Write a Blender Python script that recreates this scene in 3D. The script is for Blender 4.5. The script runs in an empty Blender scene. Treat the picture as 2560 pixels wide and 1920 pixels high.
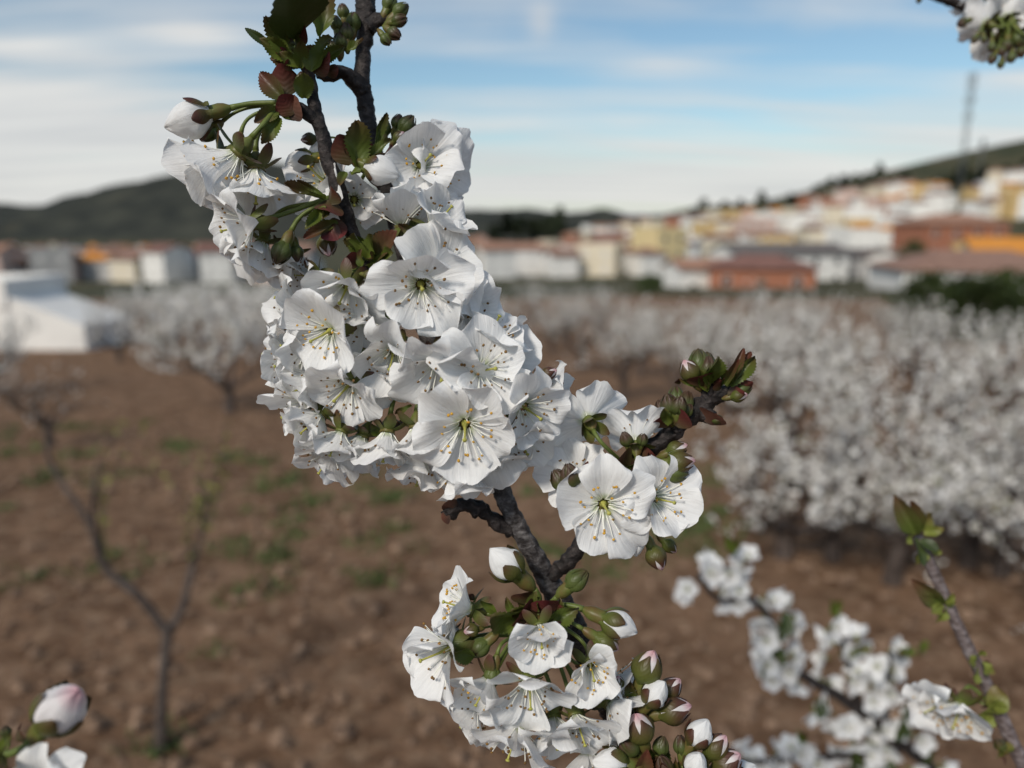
import bpy, math, random
from mathutils import Vector, Matrix, noise
R_ = math.radians
# ------------------------------------------------------------------ camera, sky, sun, exposure
sc = bpy.context.scene
col = sc.collection
FPX = 1862.0                       # focal length in pixels of the 2560 px wide photograph
CAMH = 1.8
PITCH = R_(12.3)
CAM = Vector((0, 0, CAMH))
FW = Vector((0, math.cos(PITCH), -math.sin(PITCH)))
UP = Vector((0, math.sin(PITCH), math.cos(PITCH)))
RT = Vector((1, 0, 0))
D0 = 0.213                         # distance of the blossoming branch
cd = bpy.data.cameras.new('camera')
cam = bpy.data.objects.new('camera', cd)
col.objects.link(cam)
cam.location = CAM
cam.rotation_euler = (math.pi / 2 - PITCH, 0, 0)
cd.sensor_width = 36
cd.lens = 36 * FPX / 2560
cd.clip_start = 0.01
cd.clip_end = 9000
cd.dof.use_dof = True
cd.dof.focus_distance = D0 - 0.006
cd.dof.aperture_fstop = 7.4
sc.camera = cam

SUN_EL, SUN_AZ = 40, 212           # azimuth clockwise from +Y: behind the camera, to its left
w = bpy.data.worlds.new('World')
sc.world = w
w.use_nodes = True
nt = w.node_tree
nt.nodes.clear()
N = nt.nodes.new
Lk = nt.links.new
out = N('ShaderNodeOutputWorld')
bg = N('ShaderNodeBackground')
sky = N('ShaderNodeTexSky')
sky.sky_type = 'NISHITA'
sky.sun_disc = False
sky.sun_elevation = R_(SUN_EL)
sky.sun_rotation = R_(SUN_AZ)
sky.air_density = 1.0
sky.dust_density = 0.6
sky.ozone_density = 2.2
SKY_STRENGTH = 0.105


def wmath(op, a, b=None, c=None, clamp=False):
    n = N('ShaderNodeMath')
    n.operation = op
    n.use_clamp = clamp
    for i, v in enumerate((a, b, c)):
        if v is None:
            continue
        if isinstance(v, (int, float)):
            n.inputs[i].default_value = v
        else:
            Lk(v, n.inputs[i])
    return n.outputs[0]


tc = N('ShaderNodeTexCoord')
sep = N('ShaderNodeSeparateXYZ')
Lk(tc.outputs['Generated'], sep.inputs[0])
el = wmath('ARCSINE', sep.outputs[2])
el = wmath('MULTIPLY', el, 57.2958)                    # elevation in degrees
az = wmath('MULTIPLY', wmath('ARCTAN2', sep.outputs[0], sep.outputs[1]), 57.2958)
# a high cloud sheet: direction projected on a plane overhead
zz = wmath('ADD', wmath('MAXIMUM', sep.outputs[2], 0.0), 0.10)
comb = N('ShaderNodeCombineXYZ')
Lk(wmath('DIVIDE', sep.outputs[0], zz), comb.inputs[0])
Lk(wmath('DIVIDE', sep.outputs[1], zz), comb.inputs[1])
mp = N('ShaderNodeMapping')
mp.inputs['Scale'].default_value = (0.42, 0.9, 1)
mp.inputs['Location'].default_value = (3.35, 1.2, 0.4)
mp.inputs['Rotation'].default_value = (0, 0, R_(8))
Lk(comb.outputs[0], mp.inputs[0])
n1 = N('ShaderNodeTexNoise')
n1.inputs['Scale'].default_value = 1.0
n1.inputs['Detail'].default_value = 6
n1.inputs['Roughness'].default_value = 0.55
n1.inputs['Distortion'].default_value = 0.5
Lk(mp.outputs[0], n1.inputs[0])


def blob(a0, e0, sa, se, amp):
    da = wmath('DIVIDE', wmath('SUBTRACT', az, a0), sa)
    de = wmath('DIVIDE', wmath('SUBTRACT', el, e0), se)
    q = wmath('ADD', wmath('MULTIPLY', da, da), wmath('MULTIPLY', de, de))
    return wmath('MULTIPLY', wmath('EXPONENT', wmath('MULTIPLY', q, -1.0)), amp)


thr = wmath('MULTIPLY', wmath('SUBTRACT', n1.outputs[0], 0.47), 2.6)
mp2 = N('ShaderNodeMapping')
mp2.inputs['Scale'].default_value = (0.35, 2.6, 1)
mp2.inputs['Rotation'].default_value = (0, 0, R_(-6))
Lk(comb.outputs[0], mp2.inputs[0])
n2 = N('ShaderNodeTexNoise')
n2.inputs['Scale'].default_value = 1.0
n2.inputs['Detail'].default_value = 7
n2.inputs['Roughness'].default_value = 0.6
Lk(mp2.outputs[0], n2.inputs[0])
thr = wmath('ADD', thr, wmath('MULTIPLY', wmath('SUBTRACT', n2.outputs[0], 0.47), 2.1))
bank = wmath('ADD', blob(-34, 6.0, 14, 4.5, 0.75), blob(-21.5, 12.0, 4.0, 1.1, 0.6))
bank = wmath('ADD', bank, blob(-28, 10.0, 8, 0.8, 0.45))
bank = wmath('ADD', bank, blob(11, 10.7, 4.5, 0.6, 0.40))
bank = wmath('ADD', bank, blob(2.1, 13.6, 1.0, 1.2, 0.5))
bank = wmath('ADD', bank, blob(34, 8.6, 4, 0.8, 0.5))
# thin haze sheet thickening towards the horizon all the way round
hz = wmath('MULTIPLY', wmath('SUBTRACT', 9.5, el), 1 / 7.0, clamp=True)
hz = wmath('SMOOTH_MIN', hz, 1.0, 0.1)
cov = wmath('ADD', wmath('ADD', thr, bank), wmath('MULTIPLY', hz, 0.88), clamp=True)
mixc = N('ShaderNodeMix')
mixc.data_type = 'RGBA'
Lk(wmath('MULTIPLY', cov, 0.92), mixc.inputs[0])
tint = N('ShaderNodeMix')
tint.data_type = 'RGBA'
tint.blend_type = 'MULTIPLY'
tint.inputs[0].default_value = 1
Lk(sky.outputs[0], tint.inputs[6])
tint.inputs[7].default_value = (0.92, 0.99, 0.93, 1)
Lk(tint.outputs[2], mixc.inputs[6])
CLOUD = 0.64 / SKY_STRENGTH
mixc.inputs[7].default_value = (CLOUD * 1.0, CLOUD * 0.99, CLOUD * 0.955, 1)
shade = N('ShaderNodeMix')
shade.data_type = 'RGBA'
shade.inputs[6].default_value = (CLOUD * 0.84, CLOUD * 0.85, CLOUD * 0.87, 1)
shade.inputs[7].default_value = (CLOUD * 1.14, CLOUD * 1.13, CLOUD * 1.09, 1)
Lk(wmath('MULTIPLY', wmath('SUBTRACT', n2.outputs[0], 0.32), 2.6, clamp=True), shade.inputs[0])
Lk(shade.outputs[2], mixc.inputs[7])
Lk(mixc.outputs[2], bg.inputs[0])
bg.inputs[1].default_value = SKY_STRENGTH
Lk(bg.outputs[0], out.inputs[0])

sd = bpy.data.lights.new('sun', 'SUN')
sun = bpy.data.objects.new('sun', sd)
col.objects.link(sun)
sd.energy = 2.7
sd.angle = R_(10)
sd.color = (1.0, 0.925, 0.82)
a, e = R_(SUN_AZ), R_(SUN_EL)
sdir = Vector((math.sin(a) * math.cos(e), math.cos(a) * math.cos(e), math.sin(e)))
sun.rotation_euler = sdir.to_track_quat('Z', 'Y').to_euler()
sun.location = (0, 0, 30)

vs = sc.view_settings
vs.view_transform = 'Standard'
vs.look = 'None'
vs.exposure = 0.16
vs.gamma = 1.0
vs.use_curve_mapping = False
sc.render.resolution_x, sc.render.resolution_y = 1024, 768


# ------------------------------------------------------------------ helpers
def P(px, py, d):
    """the point that stands d metres along the view axis behind photo pixel (px, py)"""
    return CAM + FW * d + RT * ((px - 1280) / FPX * d) + UP * ((960 - py) / FPX * d)


def H(px, py, mm=0.0):
    """a point of the hero branch, mm millimetres in front of its middle depth"""
    return P(px, py, D0 - mm / 1000)


def cdir(x, y, z):
    """direction: x right, y up in the picture, z towards the camera"""
    return (RT * x + UP * y - FW * z).normalized()


WORLD = {}


def tag(o, label=None, cat=None, group=None, kind=None):
    if label: o['label'] = label
    if cat: o['category'] = cat
    if group: o['group'] = group
    if kind: o['kind'] = kind
    return o


def mesh(name, V, F, mats=(), smooth=True, fm=None, uv=None):
    m = bpy.data.meshes.new(name)
    m.from_pydata([tuple(v) for v in V], [], F)
    for k in (mats if isinstance(mats, (list, tuple)) else [mats]):
        m.materials.append(k)
    if fm: m.polygons.foreach_set('material_index', fm)
    if smooth: m.polygons.foreach_set('use_smooth', [True] * len(m.polygons))
    if uv:
        l = m.uv_layers.new(name='UVMap')
        dat = []
        for lp in m.loops:
            dat += uv[lp.vertex_index]
        l.data.foreach_set('uv', dat)
    m.update()
    return m


def put(name, me, M=None, parent=None):
    """link an object whose world matrix is M"""
    M = M or Matrix()
    o = bpy.data.objects.new(name, me)
    col.objects.link(o)
    if parent:
        o.parent = parent
        o.matrix_local = WORLD[parent.name].inverted() @ M
    else:
        o.matrix_world = M
    WORLD[o.name] = M
    return o


def empty(name, loc):
    o = put(name, None, Matrix.Translation(loc))
    o.empty_display_size = 0.05
    return o


def frame(loc, z, roll=0.0, s=1.0, hint=None):
    """matrix with +Z along z"""
    z = z.normalized()
    h = hint or UP
    if abs(z.dot(h)) > 0.95: h = FW if hint is None else RT
    x = h.cross(z).normalized()
    y = z.cross(x)
    c, n_ = math.cos(roll), math.sin(roll)
    x2, y2 = x * c + y * n_, y * c - x * n_
    return Matrix(((x2.x * s, y2.x * s, z.x * s, loc.x), (x2.y * s, y2.y * s, z.y * s, loc.y),
                   (x2.z * s, y2.z * s, z.z * s, loc.z), (0, 0, 0, 1)))


def frame_y(loc, y, face, s=1.0, wx=1.0):
    """matrix with +Y along y, +Z as near to face as it goes"""
    y = y.normalized()
    z = (face - y * face.dot(y))
    z = z.normalized() if z.length > 1e-4 else y.orthogonal().normalized()
    x = y.cross(z)
    return Matrix(((x.x * s * wx, y.x * s, z.x * s, loc.x), (x.y * s * wx, y.y * s, z.y * s, loc.y),
                   (x.z * s * wx, y.z * s, z.z * s, loc.z), (0, 0, 0, 1)))


def catmull(pts, n):
    """pts: list of tuples of floats; n samples in all"""
    P_ = [pts[0]] + list(pts) + [pts[-1]]
    segs = len(pts) - 1
    res = []
    for i in range(n):
        u = i / (n - 1) * segs
        k = min(int(u), segs - 1)
        t = u - k
        p0, p1, p2, p3 = P_[k], P_[k + 1], P_[k + 2], P_[k + 3]
        res.append([0.5 * (2 * b + (c - a) * t + (2 * a - 5 * b + 4 * c - d) * t * t + (3 * b - a - 3 * c + d) * t ** 3)
                    for a, b, c, d in zip(p0, p1, p2, p3)])
    return res


def tube(pts, seg=8, rough=0.0, freq=1.0, cap=True, ring=0.0, V=None, F=None):
    """pts: [(x,y,z,r)...] already dense; returns V, F"""
    V = V if V is not None else []
    F = F if F is not None else []
    b0 = len(V)
    n = len(pts)
    t_prev = None
    x = None
    for i, p in enumerate(pts):
        c = Vector(p[:3])
        q = Vector(pts[min(i + 1, n - 1)][:3]) - Vector(pts[max(i - 1, 0)][:3])
        t = q.normalized() if q.length > 1e-9 else (t_prev or Vector((0, 0, 1)))
        x = (t.orthogonal() if x is None else x - t * x.dot(t)).normalized()
        y = t.cross(x)
        t_prev = t
        rr = p[3]
        if ring: rr *= 1 + ring * noise.noise(Vector((i * 0.55, 3.3, rr * 900)))
        for k in range(seg):
            an = k / seg * 2 * math.pi
            d = x * math.cos(an) + y * math.sin(an)
            r2 = rr
            if rough:
                pn = (c + d * rr) * freq
                r2 *= 1 + rough * (noise.noise(pn) + 0.6 * noise.noise(pn * 2.7 + Vector((7, 1, 2))))
            V.append(c + d * r2)
    for i in range(n - 1):
        for k in range(seg):
            a_, b_ = b0 + i * seg + k, b0 + i * seg + (k + 1) % seg
            F.append((a_, b_, b_ + seg, a_ + seg))
    if cap:
        F.append(tuple(b0 + k for k in range(seg))[::-1])
        F.append(tuple(b0 + (n - 1) * seg + k for k in range(seg)))
    return V, F


def box(V, F, x0, x1, y0, y1, z0, z1):
    b = len(V)
    V += [(x0, y0, z0), (x1, y0, z0), (x1, y1, z0), (x0, y1, z0), (x0, y0, z1), (x1, y0, z1), (x1, y1, z1), (x0, y1, z1)]
    F += [tuple(b + i for i in q) for q in ((0, 3, 2, 1), (4, 5, 6, 7), (0, 1, 5, 4), (1, 2, 6, 5), (2, 3, 7, 6), (3, 0, 4, 7))]


# ------------------------------------------------------------------ materials
def newmat(name):
    m = bpy.data.materials.new(name)
    m.use_nodes = True
    t = m.node_tree
    return m, t, t.nodes['Principled BSDF'], t.nodes['Material Output']


def nd(t, ty, **kw):
    n = t.nodes.new(ty)
    for k, v in kw.items():
        if k in n.inputs.keys() if hasattr(n.inputs, 'keys') else False:
            n.inputs[k].default_value = v
        else:
            setattr(n, k, v)
    return n


def noisy(name, c1, c2, scale=5.0, rough=0.8, detail=6, bump=0.0, bscale=None, bdist=0.01, stretch=None, sat=(0.35, 0.65), spec=0.3, coord='Object', c3=None, s3=1.0, pos3=(0.5, 0.6)):
    m, t, b, o = newmat(name)
    tc = nd(t, 'ShaderNodeTexCoord')
    vec = tc.outputs[coord]
    if stretch:
        mp = nd(t, 'ShaderNodeMapping')
        mp.inputs['Scale'].default_value = stretch
        t.links.new(vec, mp.inputs[0])
        vec = mp.outputs[0]
    n = nd(t, 'ShaderNodeTexNoise', Scale=scale, Detail=detail, Roughness=0.6)
    t.links.new(vec, n.inputs['Vector'])
    r = nd(t, 'ShaderNodeValToRGB')
    r.color_ramp.elements[0].position, r.color_ramp.elements[1].position = sat
    r.color_ramp.elements[0].color = (*c1, 1)
    r.color_ramp.elements[1].color = (*c2, 1)
    t.links.new(n.outputs[0], r.inputs[0])
    colr = r.outputs[0]
    if c3:
        n3 = nd(t, 'ShaderNodeTexNoise', Scale=s3, Detail=5, Roughness=0.6)
        t.links.new(vec, n3.inputs['Vector'])
        r3 = nd(t, 'ShaderNodeValToRGB')
        r3.color_ramp.elements[0].position, r3.color_ramp.elements[1].position = pos3
        t.links.new(n3.outputs[0], r3.inputs[0])
        mx = nd(t, 'ShaderNodeMix', data_type='RGBA')
        t.links.new(r3.outputs[0], mx.inputs[0])
        t.links.new(colr, mx.inputs[6])
        mx.inputs[7].default_value = (*c3, 1)
        colr = mx.outputs[2]
    t.links.new(colr, b.inputs['Base Color'])
    b.inputs['Roughness'].default_value = rough
    b.inputs['Specular IOR Level'].default_value = spec
    if bump:
        n2 = nd(t, 'ShaderNodeTexNoise', Scale=bscale or scale * 3, Detail=8, Roughness=0.65)
        t.links.new(vec, n2.inputs['Vector'])
        bp = nd(t, 'ShaderNodeBump', Strength=bump, Distance=bdist)
        t.links.new(n2.outputs[0], bp.inputs['Height'])
        t.links.new(bp.outputs[0], b.inputs['Normal'])
    return m


def petal_mat(name, white, basec, tipc=None, trans=0.32, veins=0.6):
    m, t, b, o = newmat(name)
    uvn = nd(t, 'ShaderNodeTexCoord')
    sp = nd(t, 'ShaderNodeSeparateXYZ')
    t.links.new(uvn.outputs['UV'], sp.inputs[0])
    rmp = nd(t, 'ShaderNodeValToRGB')
    els = rmp.color_ramp.elements
    els[0].position, els[0].color = 0.0, (*basec, 1)
    els[1].position, els[1].color = 0.16, (*white, 1)
    if tipc:
        e2 = els.new(0.8)
        e2.color = (*white, 1)
        e3 = els.new(1.0)
        e3.color = (*tipc, 1)
    t.links.new(sp.outputs[1], rmp.inputs[0])
    # fan of fine veins
    mp = nd(t, 'ShaderNodeMapping')
    mp.inputs['Scale'].default_value = (17, 1.3, 1)
    t.links.new(uvn.outputs['UV'], mp.inputs[0])
    n = nd(t, 'ShaderNodeTexNoise', Scale=1.0, Detail=4, Roughness=0.6)
    t.links.new(mp.outputs[0], n.inputs['Vector'])
    n2 = nd(t, 'ShaderNodeTexNoise', Scale=420.0, Detail=3)
    t.links.new(uvn.outputs['Object'], n2.inputs['Vector'])
    ad = nd(t, 'ShaderNodeMath', operation='MULTIPLY_ADD')
    t.links.new(n2.outputs[0], ad.inputs[0])
    ad.inputs[1].default_value = 0.35
    t.links.new(n.outputs[0], ad.inputs[2])
    bp = nd(t, 'ShaderNodeBump', Strength=veins, Distance=0.0006)
    t.links.new(ad.outputs[0], bp.inputs['Height'])
    vr = nd(t, 'ShaderNodeMapRange')
    vr.inputs[1].default_value, vr.inputs[2].default_value = 0.38, 0.62
    vr.inputs[3].default_value, vr.inputs[4].default_value = 0.91, 1.0
    t.links.new(n.outputs[0], vr.inputs[0])
    mx = nd(t, 'ShaderNodeMix', data_type='RGBA', blend_type='MULTIPLY')
    mx.inputs[0].default_value = 1
    t.links.new(rmp.outputs[0], mx.inputs[6])
    t.links.new(vr.outputs[0], mx.inputs[7])
    b.inputs['Roughness'].default_value = 0.55
    b.inputs['Specular IOR Level'].default_value = 0.25
    t.links.new(mx.outputs[2], b.inputs['Base Color'])
    t.links.new(bp.outputs[0], b.inputs['Normal'])
    tr = nd(t, 'ShaderNodeBsdfTranslucent')
    t.links.new(mx.outputs[2], tr.inputs[0])
    t.links.new(bp.outputs[0], tr.inputs[1])
    ms = nd(t, 'ShaderNodeMixShader')
    ms.inputs[0].default_value = trans
    t.links.new(b.outputs[0], ms.inputs[1])
    t.links.new(tr.outputs[0], ms.inputs[2])
    t.links.new(ms.outputs[0], o.inputs[0])
    return m


def leaf_mat(name, cols, trans=0.25, rough=0.45, var=0.35):
    """cols: base, middle, tip colours along V"""
    m, t, b, o = newmat(name)
    uvn = nd(t, 'ShaderNodeTexCoord')
    sp = nd(t, 'ShaderNodeSeparateXYZ')
    t.links.new(uvn.outputs['UV'], sp.inputs[0])
    n = nd(t, 'ShaderNodeTexNoise', Scale=260.0, Detail=4)
    t.links.new(uvn.outputs['Object'], n.inputs['Vector'])
    oi = nd(t, 'ShaderNodeObjectInfo')
    ma = nd(t, 'ShaderNodeMath', operation='MULTIPLY_ADD')
    t.links.new(n.outputs[0], ma.inputs[0])
    ma.inputs[1].default_value = var
    t.links.new(sp.outputs[1], ma.inputs[2])
    mb = nd(t, 'ShaderNodeMath', operation='MULTIPLY_ADD')
    t.links.new(oi.outputs['Random'], mb.inputs[0])
    mb.inputs[1].default_value = 0.5
    t.links.new(ma.outputs[0], mb.inputs[2])
    mc = nd(t, 'ShaderNodeMath', operation='SUBTRACT')
    t.links.new(mb.outputs[0], mc.inputs[0])
    mc.inputs[1].default_value = 0.5 * var + 0.25
    rmp = nd(t, 'ShaderNodeValToRGB')
    els = rmp.color_ramp.elements
    els[0].position, els[0].color = 0.05, (*cols[0], 1)
    els[1].position, els[1].color = 0.5, (*cols[1], 1)
    e2 = els.new(0.95)
    e2.color = (*cols[2], 1)
    t.links.new(mc.outputs[0], rmp.inputs[0])
    b.inputs['Roughness'].default_value = rough
    b.inputs['Specular IOR Level'].default_value = 0.35
    t.links.new(rmp.outputs[0], b.inputs['Base Color'])
    # side veins
    wv = nd(t, 'ShaderNodeMath', operation='MULTIPLY_ADD')
    ab = nd(t, 'ShaderNodeMath', operation='ABSOLUTE')
    sb = nd(t, 'ShaderNodeMath', operation='SUBTRACT')
    t.links.new(sp.outputs[0], sb.inputs[0])
    sb.inputs[1].default_value = 0.5
    t.links.new(sb.outputs[0], ab.inputs[0])
    t.links.new(ab.outputs[0], wv.inputs[0])
    wv.inputs[1].default_value = -0.7
    t.links.new(sp.outputs[1], wv.inputs[2])
    sn = nd(t, 'ShaderNodeMath', operation='SINE')
    ml = nd(t, 'ShaderNodeMath', operation='MULTIPLY')
    t.links.new(wv.outputs[0], ml.inputs[0])
    ml.inputs[1].default_value = 38
    t.links.new(ml.outputs[0], sn.inputs[0])
    ad = nd(t, 'ShaderNodeMath', operation='ADD')
    t.links.new(sn.outputs[0], ad.inputs[0])
    t.links.new(n.outputs[0], ad.inputs[1])
    bp = nd(t, 'ShaderNodeBump', Strength=0.10, Distance=0.0003)
    t.links.new(ad.outputs[0], bp.inputs['Height'])
    t.links.new(bp.outputs[0], b.inputs['Normal'])
    tr = nd(t, 'ShaderNodeBsdfTranslucent')
    t.links.new(rmp.outputs[0], tr.inputs[0])
    ms = nd(t, 'ShaderNodeMixShader')
    ms.inputs[0].default_value = trans
    t.links.new(b.outputs[0], ms.inputs[1])
    t.links.new(tr.outputs[0], ms.inputs[2])
    t.links.new(ms.outputs[0], o.inputs[0])
    return m


M_petal = petal_mat('petal_white', (0.90, 0.90, 0.895), (0.55, 0.62, 0.36))
M_pinkp = petal_mat('petal_pink_tip', (0.84, 0.80, 0.79), (0.62, 0.60, 0.45), (0.70, 0.38, 0.42))
M_fil = noisy('filament', (0.80, 0.80, 0.70), (0.86, 0.86, 0.80), 300, rough=0.5)
M_anth = noisy('anther_yellow', (0.42, 0.21, 0.02), (0.58, 0.33, 0.04), 900, rough=0.7)
M_anthb = noisy('anther_brown', (0.10, 0.055, 0.02), (0.30, 0.16, 0.04), 900, rough=0.7)
M_pist = noisy('pistil_green', (0.34, 0.34, 0.07), (0.45, 0.42, 0.11), 500, rough=0.5)
M_stalk = noisy('stalk_green', (0.085, 0.115, 0.024), (0.135, 0.165, 0.040), 250, rough=0.45, bump=0.2, bdist=0.0003)
M_calyx = noisy('calyx_green', (0.105, 0.125, 0.028), (0.12, 0.068, 0.026), 180, rough=0.42, sat=(0.42, 0.72), bump=0.25, bdist=0.0004)
M_sepal = leaf_mat('sepal_green_bronze', ((0.095, 0.115, 0.024), (0.080, 0.072, 0.020), (0.075, 0.030, 0.020)), 0.12)
M_gbud = leaf_mat('bud_green', ((0.085, 0.11, 0.028), (0.065, 0.082, 0.022), (0.065, 0.036, 0.022)), 0.08)
M_bract = leaf_mat('bract_green', ((0.105, 0.135, 0.020), (0.085, 0.115, 0.020), (0.085, 0.050, 0.020)), 0.22)
M_leafd = leaf_mat('leaf_dark', ((0.045, 0.060, 0.012), (0.032, 0.050, 0.010), (0.032, 0.046, 0.012)), 0.06)  # shade on the top leaf's underside is put into this darker green
M_leafr = leaf_mat('leaf_reddish', ((0.085, 0.11, 0.022), (0.080, 0.062, 0.022), (0.105, 0.036, 0.022)), 0.18)
M_young = leaf_mat('leaf_yellow_green', ((0.22, 0.25, 0.05), (0.19, 0.22, 0.045), (0.17, 0.13, 0.04)), 0.3)
M_scale = leaf_mat('bud_scale_red', ((0.060, 0.045, 0.018), (0.090, 0.034, 0.022), (0.13, 0.027, 0.028)), 0.1)
M_scaleb = leaf_mat('bud_scale_brown', ((0.05, 0.03, 0.022), (0.10, 0.045, 0.03), (0.15, 0.06, 0.04)), 0.05, rough=0.6)


def bark_mat(name, dark, mid, light, sc_=1.0):
    m, t, b, o = newmat(name)
    tc = nd(t, 'ShaderNodeTexCoord')
    n = nd(t, 'ShaderNodeTexNoise', Scale=330.0 * sc_, Detail=8, Roughness=0.65)
    t.links.new(tc.outputs['Object'], n.inputs['Vector'])
    mp = nd(t, 'ShaderNodeMapping')
    mp.inputs['Scale'].default_value = (340 * sc_, 340 * sc_, 560 * sc_)
    mp.inputs['Rotation'].default_value = (0, R_(25), 0)
    t.links.new(tc.outputs['Object'], mp.inputs[0])
    n2 = nd(t, 'ShaderNodeTexNoise', Scale=1.0, Detail=5, Roughness=0.6)
    t.links.new(mp.outputs[0], n2.inputs['Vector'])
    r = nd(t, 'ShaderNodeValToRGB')
    es = r.color_ramp.elements
    es[0].position, es[0].color = 0.42, (*dark, 1)
    es[1].position, es[1].color = 0.52, (*mid, 1)
    e3 = es.new(0.62)
    e3.color = (*light, 1)
    ml = nd(t, 'ShaderNodeMath', operation='MULTIPLY_ADD')
    t.links.new(n2.outputs[0], ml.inputs[0])
    ml.inputs[1].default_value = 0.55
    sb = nd(t, 'ShaderNodeMath', operation='MULTIPLY')
    t.links.new(n.outputs[0], sb.inputs[0])
    sb.inputs[1].default_value = 0.45
    t.links.new(sb.outputs[0], ml.inputs[2])
    t.links.new(ml.outputs[0], r.inputs[0])
    t.links.new(r.outputs[0], b.inputs['Base Color'])
    b.inputs['Roughness'].default_value = 0.62
    b.inputs['Specular IOR Level'].default_value = 0.35
    bp = nd(t, 'ShaderNodeBump', Strength=1.0, Distance=0.0016 / sc_)
    t.links.new(ml.outputs[0], bp.inputs['Height'])
    t.links.new(bp.outputs[0], b.inputs['Normal'])
    return m


M_bark = bark_mat('cherry_bark', (0.007, 0.005, 0.0045), (0.022, 0.016, 0.015), (0.072, 0.060, 0.057))
M_barkg = bark_mat('cherry_bark_grey', (0.014, 0.010, 0.010), (0.062, 0.055, 0.055), (0.15, 0.14, 0.14))
M_barkl = bark_mat('twig_bark_grey', (0.075, 0.055, 0.05), (0.15, 0.12, 0.12), (0.24, 0.21, 0.215))
M_trunk = bark_mat('orchard_trunk_bark', (0.025, 0.018, 0.015), (0.075, 0.054, 0.044), (0.15, 0.12, 0.105), 0.08)
M_youngbark = bark_mat('young_trunk_bark', (0.035, 0.026, 0.022), (0.075, 0.055, 0.045), (0.14, 0.115, 0.10), 0.12)


# ------------------------------------------------------------------ terrain
def hillf(x, y):
    return 82 * math.exp(-((x - 420) / 280) ** 2 - ((y - 480) / 225) ** 2)


def gz(x, y):
    b = -0.085 * y if y < 0 else -25 * (1 - math.exp(-y * 0.085 / 25))
    return b + (hillf(x, y) if y > 30 else hillf(x, 30) * max(0, y) / 30)


def ground_hit(px, py):
    d = (FW + RT * ((px - 1280) / FPX) + UP * ((960 - py) / FPX))
    t, dt = 0.5, 0.02
    while t < 3000:
        q = CAM + d * t
        if q.z < gz(q.x, q.y):
            return Vector((q.x, q.y, gz(q.x, q.y))), t
        t *= 1.006
    q = CAM + d * 900
    return Vector((q.x, q.y, gz(q.x, q.y))), 900


M_soil = noisy('orchard_soil', (0.125, 0.070, 0.040), (0.235, 0.140, 0.085), 4.5, rough=0.95, bump=0.9, bscale=16, bdist=0.05,
               c3=(0.30, 0.20, 0.128), s3=11.0, pos3=(0.52, 0.66), spec=0.1, sat=(.40, .60))
M_far = noisy('scrub_ground', (0.035, 0.042, 0.022), (0.10, 0.085, 0.05), 0.06, rough=0.95, sat=(0.4, 0.62), spec=0.1)


def build_ground():
    random.seed(5)
    nx, ny = 330, 330
    xs = [2600 * math.sinh(7.2 * (i / (nx - 1) * 2 - 1)) / math.sinh(7.2) for i in range(nx)]
    ys = [-60 + 0 * j for j in range(ny)]
    ys = [2.0 + 2600 * math.sinh(7.2 * (j / (ny - 1) * 1.55 - 0.55)) / math.sinh(7.2) for j in range(ny)]
    V, F, fm = [], [], []
    for y in ys:
        for x in xs:
            z = gz(x, y)
            r = math.hypot(x, y)
            if r < 30:
                f = max(0, 1 - r / 30)
                z += f * (0.022 * noise.noise(Vector((x * 2.1, y * 2.1, 1))) + 0.020 * noise.noise(Vector((x * 6.5, y * 6.5, 4))) + 0.012 * noise.noise(Vector((x * 14, y * 14, 9))))
            V.append((x, y, z))
    for j in range(ny - 1):
        for i in range(nx - 1):
            a_ = j * nx + i
            F.append((a_, a_ + 1, a_ + nx + 1, a_ + nx))
            fm.append(1 if ys[j] > 62 + 10 * noise.noise(Vector((xs[i] * .05, 0, 0))) else 0)
    o = put('ground', mesh('ground', V, F, [M_soil, M_far], fm=fm))
    tag(o, kind='structure')


build_ground()

M_hill = noisy('forest_hill', (0.028, 0.031, 0.028), (0.058, 0.060, 0.048), 0.02, rough=0.95, sat=(0.38, 0.66), spec=0.05, c3=(0.085, 0.075, 0.05), s3=0.008, pos3=(0.6, 0.72))


def ridge(name, prof, dist, depth, seed):
    """a far hill whose skyline passes the given photo points, a real mound with front and back slopes"""
    xs = [p[0] for p in prof]
    V, F = [], []
    nx, ny = 120, 26
    for j in range(ny):
        v = j / (ny - 1) * 2 - 1
        y = dist + depth * v
        for i in range(nx):
            px = xs[0] + (xs[-1] - xs[0]) * i / (nx - 1)
            k = 0
            while k < len(prof) - 2 and prof[k + 1][0] < px: k += 1
            t = (px - prof[k][0]) / (prof[k + 1][0] - prof[k][0])
            t = t * t * (3 - 2 * t)
            py = prof[k][1] * (1 - t) + prof[k + 1][1] * t
            q = P(px, py, dist * 1.0)
            b = gz(q.x, y)
            h = max(0.0, q.z - b) * (math.cos(v * math.pi / 2) ** 1.3)
            h += (6 * noise.noise(Vector((q.x * .012, y * .012, seed))) + 2.5 * noise.noise(Vector((q.x * .05, y * .05, seed)))) * min(1, h / 20)
            V.append((q.x, y, b - 2 + h))
    for j in range(ny - 1):
        for i in range(nx - 1):
            a_ = j * nx + i
            F.append((a_, a_ + 1, a_ + nx + 1, a_ + nx))
    tag(put(name, mesh(name, V, F, M_hill)), kind='structure')


ridge('hill', [(-500, 500), (0, 508), (110, 512), (210, 512), (300, 482), (400, 455), (520, 432), (690, 410), (850, 430), (1000, 480), (1180, 524), (1300, 522), (1420, 530), (1700, 545)], 1500, 420, 3)
ridge('hill', [(1150, 545), (1290, 530), (1440, 528), (1490, 518), (1560, 532), (1650, 530), (1760, 510), (1900, 505), (2100, 520)], 1050, 250, 8)


# ------------------------------------------------------------------ houses
def wallmat(name, c):
    return noisy(name, tuple(k * 0.86 for k in c), c, 0.8, rough=0.9, bump=0.2, bscale=6, bdist=0.02)


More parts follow.
